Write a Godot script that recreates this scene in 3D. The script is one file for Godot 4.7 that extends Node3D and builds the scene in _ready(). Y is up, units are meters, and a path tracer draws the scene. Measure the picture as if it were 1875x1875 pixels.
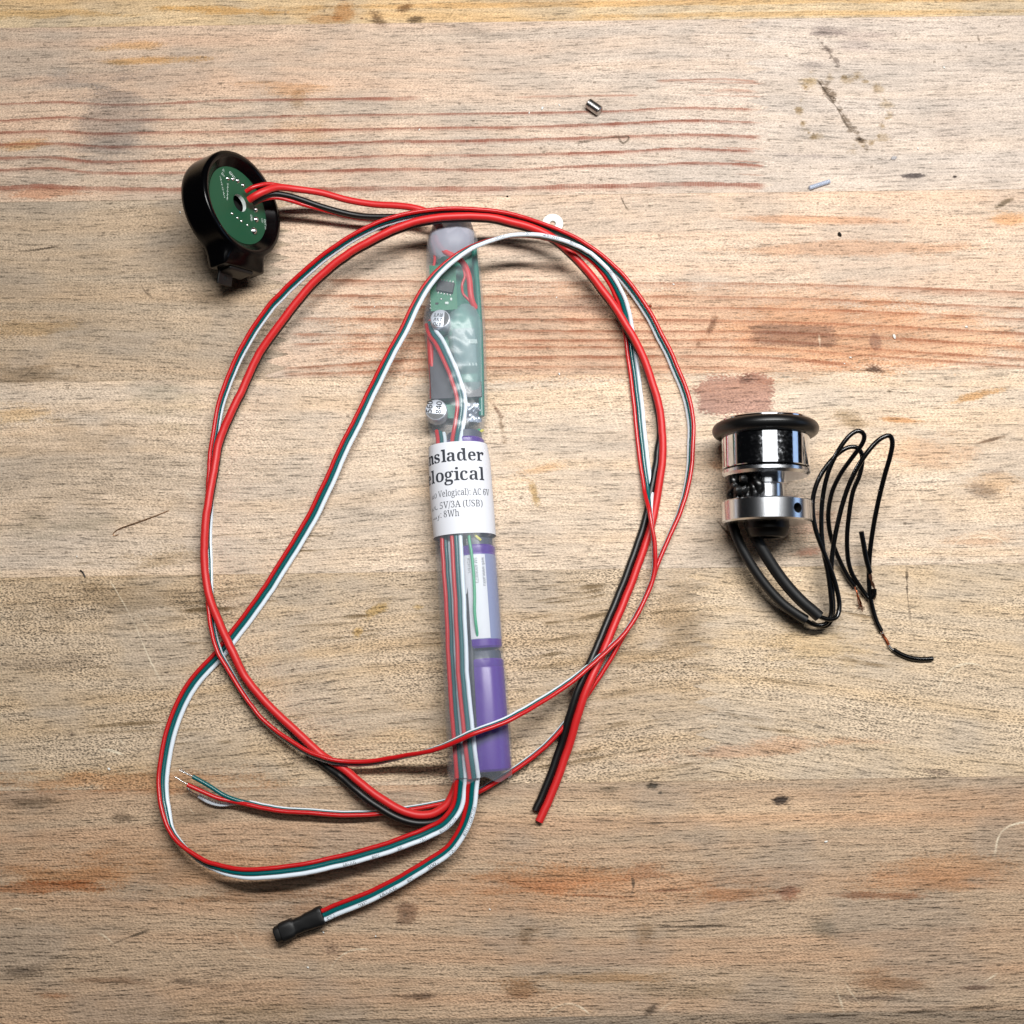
extends Node3D
# A bench top of glued pine staves with a stick charger, its cables, a round cap with a circuit board, a hub dynamo and small litter.
# Lengths are metres; MM turns millimetres into metres.

const MM := 0.001
const EYE := Vector3(0.0, 0.393, 0.0)
const TILT := 12.0
const YAW := 0.8

var cam: Camera3D
var table: Node3D
var mats := {}
var used := {}
var rng := RandomNumberGenerator.new()

# ---------------------------------------------------------------- places
func ray(px: float, py: float) -> Vector3:
	var f := 937.5 / tan(deg_to_rad(25.0))
	var t := deg_to_rad(TILT)
	var ahead := Vector3(0, -cos(t), -sin(t))
	var up := Vector3(0, sin(t), -cos(t))
	return ahead + Vector3.RIGHT * ((px - 937.5) / f) + up * ((937.5 - py) / f)

# the point of the bench, or h millimetres above it, that was measured at (px, py) on the photograph
func at(px: float, py: float, h := 0.0) -> Vector3:
	var d := ray(px, py)
	return EYE + d * ((h * MM - EYE.y) / d.y)

func on_plane(px: float, py: float, origin: Vector3, normal: Vector3) -> Vector3:
	var d := ray(px, py)
	return EYE + d * ((origin - EYE).dot(normal) / d.dot(normal))

# ---------------------------------------------------------------- names and tags
func thing(called: String, label: String, category: String, where: Vector3, group := "") -> Node3D:
	var o := Node3D.new()
	o.name = numbered(called)
	add_child(o, true)
	o.position = where
	return tag(o, label, category, group)

func numbered(called: String) -> String:
	used[called] = used.get(called, -1) + 1
	return called if used[called] == 0 else "%s_%03d" % [called, used[called]]

func tag(o: Node, label: String, category := "", group := "") -> Node:
	o.set_meta("label", label)
	if category:
		o.set_meta("category", category)
	if group:
		o.set_meta("group", group)
	return o

func part(called: String, mesh: Mesh, m: Material, parent: Node, where := Vector3.ZERO) -> MeshInstance3D:
	var o := MeshInstance3D.new()
	var key := str(parent.get_instance_id()) + called
	used[key] = used.get(key, -1) + 1
	o.name = called if used[key] == 0 else "%s_%03d" % [called, used[key]]
	o.mesh = mesh
	o.material_override = m
	o.position = where
	parent.add_child(o, true)
	return o

# ---------------------------------------------------------------- materials
func mat(called: String, c: Color, rough := 0.5, metal := 0.0) -> StandardMaterial3D:
	if not mats.has(called):
		var m := StandardMaterial3D.new()
		m.resource_name = called
		m.albedo_color = c
		m.roughness = rough
		m.metallic = metal
		mats[called] = m
	return mats[called]

func film(called: String, c: Color, alpha: float, rough: float) -> StandardMaterial3D:
	var m := mat(called, Color(c, alpha), rough)
	m.transparency = BaseMaterial3D.TRANSPARENCY_ALPHA
	return m

# ---------------------------------------------------------------- meshes
func build(v: PackedVector3Array, n: PackedVector3Array, idx: PackedInt32Array, uv := PackedVector2Array()) -> ArrayMesh:
	# turn every triangle so that its front agrees with its normals (fronts run clockwise)
	for k in range(0, idx.size(), 3):
		var a := idx[k]
		var b := idx[k + 1]
		var c := idx[k + 2]
		if (v[b] - v[a]).cross(v[c] - v[a]).dot(n[a] + n[b] + n[c]) > 0.0:
			idx[k + 1] = c
			idx[k + 2] = b
	var arrays := []
	arrays.resize(Mesh.ARRAY_MAX)
	arrays[Mesh.ARRAY_VERTEX] = v
	arrays[Mesh.ARRAY_NORMAL] = n
	arrays[Mesh.ARRAY_INDEX] = idx
	if uv.size():
		arrays[Mesh.ARRAY_TEX_UV] = uv
	var m := ArrayMesh.new()
	m.add_surface_from_arrays(Mesh.PRIMITIVE_TRIANGLES, arrays)
	return m

func join(meshes: Array) -> ArrayMesh:
	var st := SurfaceTool.new()
	st.begin(Mesh.PRIMITIVE_TRIANGLES)
	for m in meshes:
		st.append_from(m, 0, Transform3D())
	return st.commit()

# a round wire along a line of points; radii may be one number or one per point
func tube(pts: PackedVector3Array, r: float, sides := 10, radii := PackedFloat32Array(), caps := true) -> ArrayMesh:
	var v := PackedVector3Array()
	var n := PackedVector3Array()
	var idx := PackedInt32Array()
	var count := pts.size()
	var side := Vector3.ZERO
	for i in count:
		var t := (pts[mini(i + 1, count - 1)] - pts[maxi(i - 1, 0)]).normalized()
		if side == Vector3.ZERO:
			side = t.cross(Vector3.UP if absf(t.y) < 0.9 else Vector3.RIGHT)
		side = (side - t * side.dot(t)).normalized()
		var up := side.cross(t)
		var rr := radii[i] if radii.size() else r
		for k in sides:
			var a := TAU * k / sides
			var d := side * cos(a) + up * sin(a)
			v.append(pts[i] + d * rr)
			n.append(d)
			if i:
				var p := (i - 1) * sides + k
				var q := (i - 1) * sides + (k + 1) % sides
				idx.append_array([p, q, p + sides, q, q + sides, p + sides])
	if caps:
		for e in [0, count - 1]:
			var t: Vector3 = (pts[0] - pts[1]) if e == 0 else (pts[count - 1] - pts[count - 2])
			t = t.normalized()
			var first := v.size()
			v.append(pts[e])
			n.append(t)
			for k in sides:
				v.append(v[e * sides + k])
				n.append(t)
				idx.append_array([first, first + 1 + k, first + 1 + (k + 1) % sides])
	return build(v, n, idx)

# rows of points joined into a skin; normals from the neighbours, turned away from the middle of each row (or towards «facing»)
func skin(rows: Array, wrap := true, facing := Vector3.ZERO, uv := false) -> ArrayMesh:
	var v := PackedVector3Array()
	var n := PackedVector3Array()
	var tex := PackedVector2Array()
	var idx := PackedInt32Array()
	var cols: int = rows[0].size()
	for i in rows.size():
		var mid := Vector3.ZERO
		for p in rows[i]:
			mid += p / cols
		for k in cols:
			var l: Vector3 = rows[i][(k - 1 + cols) % cols if wrap else maxi(k - 1, 0)]
			var r: Vector3 = rows[i][(k + 1) % cols if wrap else mini(k + 1, cols - 1)]
			var b: Vector3 = rows[maxi(i - 1, 0)][k]
			var f: Vector3 = rows[mini(i + 1, rows.size() - 1)][k]
			var d := (r - l).cross(f - b).normalized()
			var away: Vector3 = facing if facing != Vector3.ZERO else rows[i][k] - mid
			if d.dot(away) < 0.0:
				d = -d
			if d == Vector3.ZERO:
				d = away.normalized()
			v.append(rows[i][k])
			n.append(d)
			tex.append(Vector2(float(k) / (cols - 1), float(i) / (rows.size() - 1)))
			if i and (wrap or k < cols - 1):
				var p := (i - 1) * cols + k
				var q := (i - 1) * cols + (k + 1) % cols
				idx.append_array([p, q, p + cols, q, q + cols, p + cols])
	return build(v, n, idx, tex if uv else PackedVector2Array())

# a flat fan that closes a ring of points
func lid(ring: PackedVector3Array, facing: Vector3) -> ArrayMesh:
	var v := PackedVector3Array()
	var n := PackedVector3Array()
	var idx := PackedInt32Array()
	var mid := Vector3.ZERO
	for p in ring:
		mid += p / ring.size()
	v.append(mid)
	n.append(facing.normalized())
	for k in ring.size():
		v.append(ring[k])
		n.append(facing.normalized())
		idx.append_array([0, k + 1, (k + 1) % ring.size() + 1])
	return build(v, n, idx)

# a turned shape about the y axis; profile of (radius, height) in millimetres, edges sharper than 40 degrees stay sharp
func lathe(profile: PackedVector2Array, sides := 72) -> ArrayMesh:
	var v := PackedVector3Array()
	var n := PackedVector3Array()
	var idx := PackedInt32Array()
	var segs := profile.size() - 1
	var norm := []
	for i in segs:
		var d := (profile[i + 1] - profile[i]).normalized()
		norm.append(Vector2(d.y, -d.x))
	for i in segs:
		for e in 2:
			var m: Vector2 = norm[i]
			var j: int = i - 1 if e == 0 else i + 1
			if j >= 0 and j < segs and norm[j].dot(norm[i]) > 0.85:
				m = (norm[j] + norm[i]).normalized()
			var p: Vector2 = profile[i + e]
			for k in sides + 1:
				var a := TAU * k / sides
				v.append(Vector3(p.x * cos(a), p.y, p.x * sin(a)) * MM)
				n.append(Vector3(m.x * cos(a), m.y, m.x * sin(a)))
		var s := i * 2 * (sides + 1)
		for k in sides:
			idx.append_array([s + k, s + k + 1, s + k + sides + 1, s + k + 1, s + k + sides + 2, s + k + sides + 1])
	return build(v, n, idx)

# a box with bevelled edges, millimetres
func box(size: Vector3, bevel := 0.15) -> ArrayMesh:
	var rows := []
	var h := size / 2.0
	for y in [[-h.y, bevel], [-h.y + bevel, 0.0], [h.y - bevel, 0.0], [h.y, bevel]]:
		var row := PackedVector3Array()
		for c in [[1, 1], [-1, 1], [-1, -1], [1, -1]]:
			var x: float = (h.x - y[1]) * c[0]
			var z: float = (h.z - y[1]) * c[1]
			var bx: float = bevel * c[0]
			var bz: float = bevel * c[1]
			var two := [Vector3(x, y[0], z - bz) * MM, Vector3(x - bx, y[0], z) * MM]
			if c[0] * c[1] < 0:
				two.reverse()
			row.append_array(two)
		rows.append(row)
	return join([skin(rows), lid(rows[3], Vector3.UP), lid(rows[0], Vector3.DOWN)])

# a smooth line through measured points [px, py, h] or world points, one point every «step» metres
func line(points: Array, step := 0.0012) -> PackedVector3Array:
	var c := Curve3D.new()
	c.bake_interval = step
	var w := []
	for p in points:
		w.append(p if p is Vector3 else at(p[0], p[1], p[2]))
	for i in w.size():
		var a: Vector3 = w[maxi(i - 1, 0)]
		var b: Vector3 = w[mini(i + 1, w.size() - 1)]
		var dir := (b - a).normalized()
		var before: float = w[i].distance_to(a) / 3.0
		var after: float = w[i].distance_to(b) / 3.0
		c.add_point(w[i], -dir * before, dir * after)
	return c.get_baked_points()

func moved(pts: PackedVector3Array, by: Vector3) -> PackedVector3Array:
	var out := pts.duplicate()
	for i in out.size():
		out[i] += by
	return out

# lines for wires that lie side by side: points are [px, py, h, roll]; the first wire lies to the right of the way it runs when roll is 0, above at 90
func ribbon(points: Array, offsets: Array) -> Array:
	var mid := line(points)
	var sway := FastNoiseLite.new()
	sway.seed = points.size()
	sway.frequency = 0.016
	for i in mid.size():
		mid[i] += Vector3(sway.get_noise_2d(i, 0.0), 0.25 * sway.get_noise_2d(i, 50.0), sway.get_noise_2d(i, 90.0)) * 0.7 * MM
	var marks := PackedFloat32Array()
	var from := 0
	for p in points:
		var best := from
		var w := at(p[0], p[1], p[2])
		for i in range(from, mini(from + 400, mid.size())):
			if mid[i].distance_squared_to(w) < mid[best].distance_squared_to(w):
				best = i
		marks.append(best)
		from = best
	var out := []
	for o in offsets:
		out.append(PackedVector3Array())
	var seg := 0
	for i in mid.size():
		while seg < points.size() - 2 and i >= marks[seg + 1]:
			seg += 1
		var f := clampf((i - marks[seg]) / maxf(marks[seg + 1] - marks[seg], 1.0), 0.0, 1.0)
		var roll := deg_to_rad(lerpf(points[seg][3], points[seg + 1][3], smoothstep(0.0, 1.0, f)))
		var t := (mid[mini(i + 1, mid.size() - 1)] - mid[maxi(i - 1, 0)]).normalized()
		var right := t.cross(Vector3.UP).normalized()
		var up := right.cross(t)
		for k in offsets.size():
			out[k].append(mid[i] + (right * cos(roll) + up * sin(roll)) * offsets[k] * MM)
	return out

# flat lettering as triangles: [points in millimetres (x along, y up), indices]
func letters(text: String, em: float, font_name := "Droid Sans", weight := 400) -> Array:
	var f := SystemFont.new()
	f.font_names = PackedStringArray([font_name])
	f.font_weight = weight
	var t := TextMesh.new()
	t.text = text
	t.font = f
	t.font_size = 32
	t.pixel_size = em / 32.0
	t.depth = 0.0
	t.curve_step = 0.6
	t.horizontal_alignment = HORIZONTAL_ALIGNMENT_LEFT
	t.vertical_alignment = VERTICAL_ALIGNMENT_BOTTOM
	var arrays := t.get_mesh_arrays()
	var v: PackedVector3Array = arrays[Mesh.ARRAY_VERTEX]
	var idx = arrays[Mesh.ARRAY_INDEX]
	if idx == null:
		idx = PackedInt32Array(range(v.size()))
	var lo := Vector2(1e9, 1e9)
	var hi := -lo
	for p in v:
		lo = lo.min(Vector2(p.x, p.y))
		hi = hi.max(Vector2(p.x, p.y))
	return [v, idx, lo, hi]

# lettering bent onto a surface: «place» turns a letter point into [position, normal]
func lettering(made: Array, place: Callable) -> ArrayMesh:
	var v := PackedVector3Array()
	var n := PackedVector3Array()
	for p in made[0]:
		var w: Array = place.call(Vector2(p.x, p.y))
		v.append(w[0])
		n.append(w[1])
	return build(v, n, made[1].duplicate())

# ---------------------------------------------------------------- scene
func _ready() -> void:
	rng.seed = 7
	cam = Camera3D.new()
	cam.name = "camera"
	cam.position = EYE
	cam.rotation_degrees = Vector3(TILT - 90.0, 0, 0)
	cam.fov = 50.0
	cam.near = 0.02
	cam.far = 20.0
	cam.current = true
	add_child(cam)
	var env := Environment.new()
	env.background_mode = Environment.BG_COLOR
	env.background_color = Color(0.085, 0.087, 0.095)
	env.tonemap_mode = Environment.TONE_MAPPER_LINEAR
	env.tonemap_exposure = 0.42
	env.sdfgi_enabled = true
	env.ssao_enabled = true
	env.ssil_enabled = true
	var we := WorldEnvironment.new()
	we.name = "surroundings"
	we.environment = env
	add_child(we)
	# the tube lamp over the far edge of the bench, the ceiling lamp above and the window on the right
	lamp("bench_lamp", Vector3(0.12, 0.52, -0.25), Vector3(0.08, 0, -0.10), Vector2(0.46, 0.045), 1.15, Color(1.0, 0.995, 0.985))
	lamp("ceiling_lamp", Vector3(0.06, 1.3, -0.21), Vector3(0.06, 0, -0.209), Vector2(0.85, 0.18), 0.27, Color(1.0, 1.0, 0.99))
	lamp("window_light", Vector3(1.7, 0.62, -0.15), Vector3(0, 0.1, -0.1), Vector2(0.5, 0.9), 0.4, Color(0.72, 0.84, 1.0))
	materials()
	bench()
	charger()
	cap()
	cables()
	dynamo()
	litter()

func lamp(called: String, where: Vector3, aim: Vector3, size: Vector2, energy: float, c: Color) -> void:
	var l := AreaLight3D.new()
	l.name = called
	l.area_size = size
	l.area_normalize_energy = true
	l.light_energy = energy
	l.light_color = c
	l.area_range = 6.0
	l.area_attenuation = 2.0
	l.shadow_enabled = true
	add_child(l)
	l.look_at_from_position(where, aim, Vector3.FORWARD if absf((aim - where).normalized().z) < 0.9 else Vector3.UP)

func materials() -> void:
	mat("red_silicone", Color(0.80, 0.135, 0.14), 0.45)
	mat("black_silicone", Color(0.035, 0.036, 0.04), 0.42)
	mat("red_vinyl", Color(0.76, 0.10, 0.115), 0.3)
	mat("green_vinyl", Color(0.0, 0.36, 0.37), 0.26)
	mat("white_vinyl", Color(0.89, 0.93, 0.97), 0.3)
	mat("black_vinyl", Color(0.03, 0.03, 0.034), 0.22)
	mat("black_sleeve", Color(0.045, 0.046, 0.052), 0.5)
	mat("ink", Color(0.16, 0.18, 0.22), 0.7)
	mat("wire_ink", Color(0.07, 0.08, 0.10), 0.7)
	mat("copper", Color(0.60, 0.33, 0.22), 0.35, 1.0)
	mat("tin", Color(0.86, 0.86, 0.86), 0.25, 1.0)
	mat("steel", Color(0.7, 0.69, 0.68), 0.3, 1.0)
	mat("aluminium", Color(0.88, 0.89, 0.91), 0.22, 1.0)
	var chrome := mat("chrome", Color(0.86, 0.87, 0.89), 1.0, 1.0)
	var scuff := FastNoiseLite.new()
	scuff.seed = 71
	scuff.frequency = 0.02
	scuff.fractal_octaves = 5
	var worn := NoiseTexture2D.new()
	worn.width = 512
	worn.height = 512
	worn.seamless = true
	worn.noise = scuff
	var ramp := Gradient.new()
	ramp.offsets = PackedFloat32Array([0.0, 0.45, 0.75, 1.0])
	ramp.colors = PackedColorArray([Color(0.06, 0.06, 0.06), Color(0.08, 0.08, 0.08), Color(0.14, 0.14, 0.14), Color(0.24, 0.24, 0.24)])
	worn.color_ramp = ramp
	chrome.roughness_texture = worn
	chrome.uv1_triplanar = true
	chrome.uv1_scale = Vector3.ONE * 55.0
	mat("glue_black", Color(0.014, 0.014, 0.016), 0.32)
	mat("rubber", Color(0.03, 0.031, 0.034), 0.36)
	mat("black_gloss", Color(0.014, 0.014, 0.018), 0.2).metallic_specular = 0.32
	mat("pcb", Color(0.0, 0.44, 0.30), 0.35)
	mat("pcb_pale", Color(0.05, 0.56, 0.46), 0.4)
	mat("silk", Color(0.85, 0.9, 0.88), 0.6)
	mat("paper", Color(0.86, 0.87, 0.9), 0.55)
	mat("plating", Color(0.9, 0.93, 0.92), 0.4)
	mat("void", Color(0.004, 0.004, 0.004), 0.9)
	mat("chip_black", Color(0.05, 0.052, 0.06), 0.4)
	mat("pcb_cap", Color(0.0, 0.29, 0.195), 0.35)
	mat("purple", Color(0.30, 0.05, 0.56), 0.3)

# ---------------------------------------------------------------- bench top
const SIDE := 2048
const U0 := -230.0
const V0 := -330.0
const SPAN := 460.0
const SEAMS := [-286.1, -209.6, -136.0, -61.9, 13.0, 88.7]
const FINGER := 5.6
var joints := {}
var n_warp := FastNoiseLite.new()
var n_band := FastNoiseLite.new()
var n_fibre := FastNoiseLite.new()
var n_spot := FastNoiseLite.new()
var n_blot := FastNoiseLite.new()
var rows_rgb := []
var rows_h := []
var look := {}
var pixels: PackedByteArray
var relief: PackedByteArray

func noise(n: FastNoiseLite, s: int, f: float, octaves := 1) -> void:
	n.seed = s
	n.noise_type = FastNoiseLite.TYPE_SIMPLEX_SMOOTH
	n.frequency = f
	n.fractal_type = FastNoiseLite.FRACTAL_FBM if octaves > 1 else FastNoiseLite.FRACTAL_NONE
	n.fractal_octaves = octaves

# millimetres along (x) and across (y) the staves
func grain(p: Vector3) -> Vector2:
	var q := p.rotated(Vector3.UP, -deg_to_rad(YAW)) / MM
	return Vector2(q.x, q.z)

func uv_at(px: float, py: float) -> Vector2:
	return grain(at(px, py))

func stave(v: float) -> int:
	var b := 0
	for s in SEAMS:
		if v >= s:
			b += 1
	return b

# where the finger joint of stave b runs at height v
func finger(b: int, v: float) -> float:
	var f := fposmod(v / FINGER, 1.0)
	return joints[b] + (absf(f - 0.5) * 2.0 - 0.5) * 9.0

func bench() -> void:
	noise(n_warp, 3, 0.012)
	noise(n_band, 11, 0.03, 2)
	noise(n_fibre, 23, 0.09, 2)
	noise(n_spot, 31, 0.30, 2)
	noise(n_blot, 47, 0.014, 3)
	joints[1] = uv_at(1392, 260).x
	joints[2] = uv_at(508, 600).x
	joints[4] = uv_at(1290, 1230).x
	# tone, warm tone, slope of the grain, strength of bands, speckle, seed: one set for each piece of stave
	look = {
		0: [Color8(206, 188, 152), Color8(204, 172, 122), 0.00, 0.8, 0.08, 0.0], 1: [Color8(206, 188, 152), Color8(204, 172, 122), 0.0, 0.8, 0.08, 0.0],
		2: [Color8(200, 183, 159), Color8(199, 170, 142), -0.004, 0.40, 0.12, 60.0], 3: [Color8(202, 193, 178), Color8(198, 183, 162), 0.0, 0.30, 0.06, 120.0],
		4: [Color8(184, 170, 146), Color8(181, 160, 130), -0.01, 0.4, 0.22, 180.0], 5: [Color8(209, 192, 168), Color8(207, 180, 152), 0.012, 0.40, 0.14, 240.0],
		6: [Color8(212, 198, 174), Color8(208, 187, 156), 0.02, 0.5, 0.20, 300.0], 7: [Color8(212, 198, 174), Color8(208, 187, 156), 0.02, 0.5, 0.20, 300.0],
		8: [Color8(198, 182, 154), Color8(184, 163, 129), 0.06, 0.6, 0.60, 360.0], 9: [Color8(205, 190, 162), Color8(195, 174, 138), -0.10, 0.5, 0.45, 420.0],
		10: [Color8(182, 162, 134), Color8(176, 146, 115), -0.01, 0.55, 0.18, 480.0], 11: [Color8(188, 168, 140), Color8(182, 151, 120), -0.01, 0.55, 0.15, 480.0],
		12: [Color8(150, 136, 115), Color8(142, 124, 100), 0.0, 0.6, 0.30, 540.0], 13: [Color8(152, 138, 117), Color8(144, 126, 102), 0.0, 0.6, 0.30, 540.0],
	}
	rows_rgb.resize(SIDE)
	rows_h.resize(SIDE)
	var job := WorkerThreadPool.add_group_task(paint_row, SIDE)
	WorkerThreadPool.wait_for_group_task_completion(job)
	for j in SIDE:
		pixels.append_array(rows_rgb[j])
		relief.append_array(rows_h[j])
	wear()
	var wood := StandardMaterial3D.new()
	wood.resource_name = "pine"
	wood.albedo_texture = ImageTexture.create_from_image(Image.create_from_data(SIDE, SIDE, false, Image.FORMAT_RGB8, pixels))
	wood.heightmap_enabled = true
	wood.heightmap_texture = ImageTexture.create_from_image(Image.create_from_data(SIDE, SIDE, false, Image.FORMAT_L8, relief))
	wood.heightmap_scale = 0.06
	wood.roughness = 0.62
	wood.metallic_specular = 0.35
	table = Node3D.new()
	table.name = "bench_top"
	table.rotation_degrees.y = YAW
	table.set_meta("kind", "structure")
	table.set_meta("label", "worn workbench top glued from finger jointed pine staves")
	add_child(table)
	var edges := [-520.0, -436.0, -361.0] + SEAMS + [164.0, 239.0, 314.0]
	for e in edges.size() - 1:
		var lo: float = edges[e]
		var hi: float = edges[e + 1]
		var b := stave((lo + hi) / 2.0)
		var shift := 0.0
		if hi < -330.0 or e < 2:
			shift = SEAMS[1] - lo if e == 0 else SEAMS[2] - lo
		elif lo >= 88.0 and e > 8:
			shift = SEAMS[e % 3 + 1] - lo
		if shift == 0.0 and joints.has(b):
			plank(lo, hi, b, -1, wood, 0.0)
			plank(lo, hi, b, 1, wood, 0.0)
		else:
			plank(lo, hi, -1, 0, wood, shift)

func plank(lo: float, hi: float, b: int, side: int, m: Material, shift: float) -> void:
	const GAP := 0.02
	const BEVEL := 0.12
	lo += GAP
	hi -= GAP
	var left := PackedVector2Array()
	var right := PackedVector2Array()
	var v := lo
	while true:
		var l := -640.0
		var r := 640.0
		if side < 0:
			r = finger(b, v) - GAP
		elif side > 0:
			l = finger(b, v) + GAP
		left.append(Vector2(l, v))
		right.append(Vector2(r, v))
		if v >= hi:
			break
		v = minf((floorf(v / FINGER * 2.0 + 0.001) + 1.0) * FINGER / 2.0 if side else hi, hi)
	var rise := rng.randf_range(-0.03, 0.03)
	var top := PackedVector3Array()
	var nn := PackedVector3Array()
	var uv := PackedVector2Array()
	var idx := PackedInt32Array()
	for i in left.size():
		var edge := i == 0 or i == left.size() - 1
		for s in [[left[i], 1.0], [right[i], -1.0]]:
			var q: Vector2 = s[0]
			top.append(Vector3(q.x, rise - (0.0 if not edge else 0.0), q.y) * MM)
			nn.append(Vector3.UP)
			uv.append(Vector2((q.x - U0) / SPAN, (q.y + shift - V0) / SPAN))
		if i:
			var p := (i - 1) * 2
			idx.append_array([p, p + 1, p + 2, p + 1, p + 3, p + 2])
	# the long sides, rounded over, and the ends
	var outline := PackedVector2Array()
	outline.append_array(left)
	for i in right.size():
		outline.append(right[right.size() - 1 - i])
	var count := outline.size()
	for i in count:
		var a := outline[i]
		var c := outline[(i + 1) % count]
		var d := (c - a).normalized()
		var out := Vector2(-d.y, d.x)
		var first := top.size()
		for q in [a, c]:
			for y in [rise, -34.0]:
				var push := out * 0.0
				top.append(Vector3(q.x + push.x, y, q.y + push.y) * MM)
				nn.append(Vector3(-out.x, 0, -out.y) if false else Vector3(out.x, 0.0, out.y))
				uv.append(Vector2((q.x - U0) / SPAN, (q.y + shift - V0) / SPAN))
		idx.append_array([first, first + 1, first + 2, first + 1, first + 3, first + 2])
	part("plank", build(top, nn, idx, uv), m, table)

func paint_row(j: int) -> void:
	var row := PackedByteArray()
	var high := PackedByteArray()
	row.resize(SIDE * 3)
	high.resize(SIDE)
	var v := V0 + (j + 0.5) * SPAN / SIDE
	var b := stave(v)
	var joint := 1e9
	if joints.has(b):
		joint = finger(b, v)
	var piece := -1
	var base := Color.WHITE
	var warm := Color.WHITE
	var slope := 0.0
	var bands := 0.0
	var speck := 0.0
	var off := 0.0
	var step := SPAN / SIDE
	for i in SIDE:
		var u := U0 + (i + 0.5) * step
		var now := b * 2 + (1 if u > joint else 0)
		if now != piece:
			piece = now
			var p: Array = look[piece]
			base = p[0]
			warm = p[1]

			slope = p[2]
			bands = p[3]
			speck = p[4]
			off = p[5]
		var g := v + slope * u + n_warp.get_noise_2d(u * 0.45 + off * 7.0, v * 1.3) * 4.0 + off
		var band := n_band.get_noise_2d(u * 0.10, g * 3.2)
		var fine := n_fibre.get_noise_2d(u * 0.35, g * 9.0)
		var fibre := n_fibre.get_noise_2d(u * 1.4 + 300.0, g * 22.0)
		var spot := n_spot.get_noise_2d(u * 2.6, g * 7.0)
		var blot := n_blot.get_noise_2d(u * 1.2, v * 2.2 + off)
		if piece == 2:
			# the left piece of the upper stave pales towards its joint
			var pale := smoothstep(-120.0, 90.0, u) * 0.85
			base = look[2][0].lerp(look[3][0], pale)
			warm = look[2][1].lerp(look[3][1], pale)
		var w := clampf(band * 1.5 * bands + 0.30, 0.0, 1.0)
		var value := 1.0 + fine * 0.10 + fibre * 0.10 + blot * 0.085 + band * 0.05
		var rough := maxf(blot * 1.6 + 0.45, 0.12) * speck
		var h := 0.62 + fine * 0.22 + fibre * 0.28
		if spot < -0.12:
			var d := minf((-0.12 - spot) * 1.5, 0.45) * (0.22 + rough)
			value -= d
			h -= d * 1.1
		elif spot > 0.16:
			value += (spot - 0.16) * (0.25 + rough * 0.3)
			h += (spot - 0.16) * 0.5
		# open pores: short dark strokes along the grain
		var pore := fibre + fine * 0.6
		if pore < -0.60:
			value -= minf((-0.60 - pore) * 1.1, 0.22) * (0.4 + speck)
			h -= 0.25
		var grey := clampf(-blot * 1.4 - 0.08, 0.0, 0.34)
		var r := lerpf(base.r, warm.r, w)
		var gg := lerpf(base.g, warm.g, w)
		var bb := lerpf(base.b, warm.b, w)
		var lum := (r + gg + bb) / 3.0
		r = lerpf(r, lum * 1.03, grey * 0.6)
		gg = lerpf(gg, lum, grey * 0.6)
		bb = lerpf(bb, lum * 0.93, grey * 0.6)
		value = clampf(value, 0.2, 1.3) * 255.0
		row[i * 3] = int(clampf(r * value * 1.01, 0.0, 255.0))
		row[i * 3 + 1] = int(clampf(gg * value * 0.98, 0.0, 255.0))
		row[i * 3 + 2] = int(clampf(bb * value * 0.99, 0.0, 255.0))
		high[i] = int(clampf(h, 0.0, 1.0) * 255.0)
	rows_rgb[j] = row
	rows_h[j] = high

func tint(i: int, j: int, c: Color, a: float, dip := 0.0) -> void:
	if i < 0 or j < 0 or i >= SIDE or j >= SIDE or a <= 0.0:
		return
	var k := (j * SIDE + i) * 3
	pixels[k] = int(lerpf(pixels[k], c.r * 255.0, a))
	pixels[k + 1] = int(lerpf(pixels[k + 1], c.g * 255.0, a))
	pixels[k + 2] = int(lerpf(pixels[k + 2], c.b * 255.0, a))
	if dip != 0.0:
		var q := j * SIDE + i
		relief[q] = int(clampf(relief[q] - dip * a * 255.0, 0.0, 255.0))

func texel(p: Vector2) -> Vector2:
	return (p - Vector2(U0, V0)) * (SIDE / SPAN)

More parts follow.
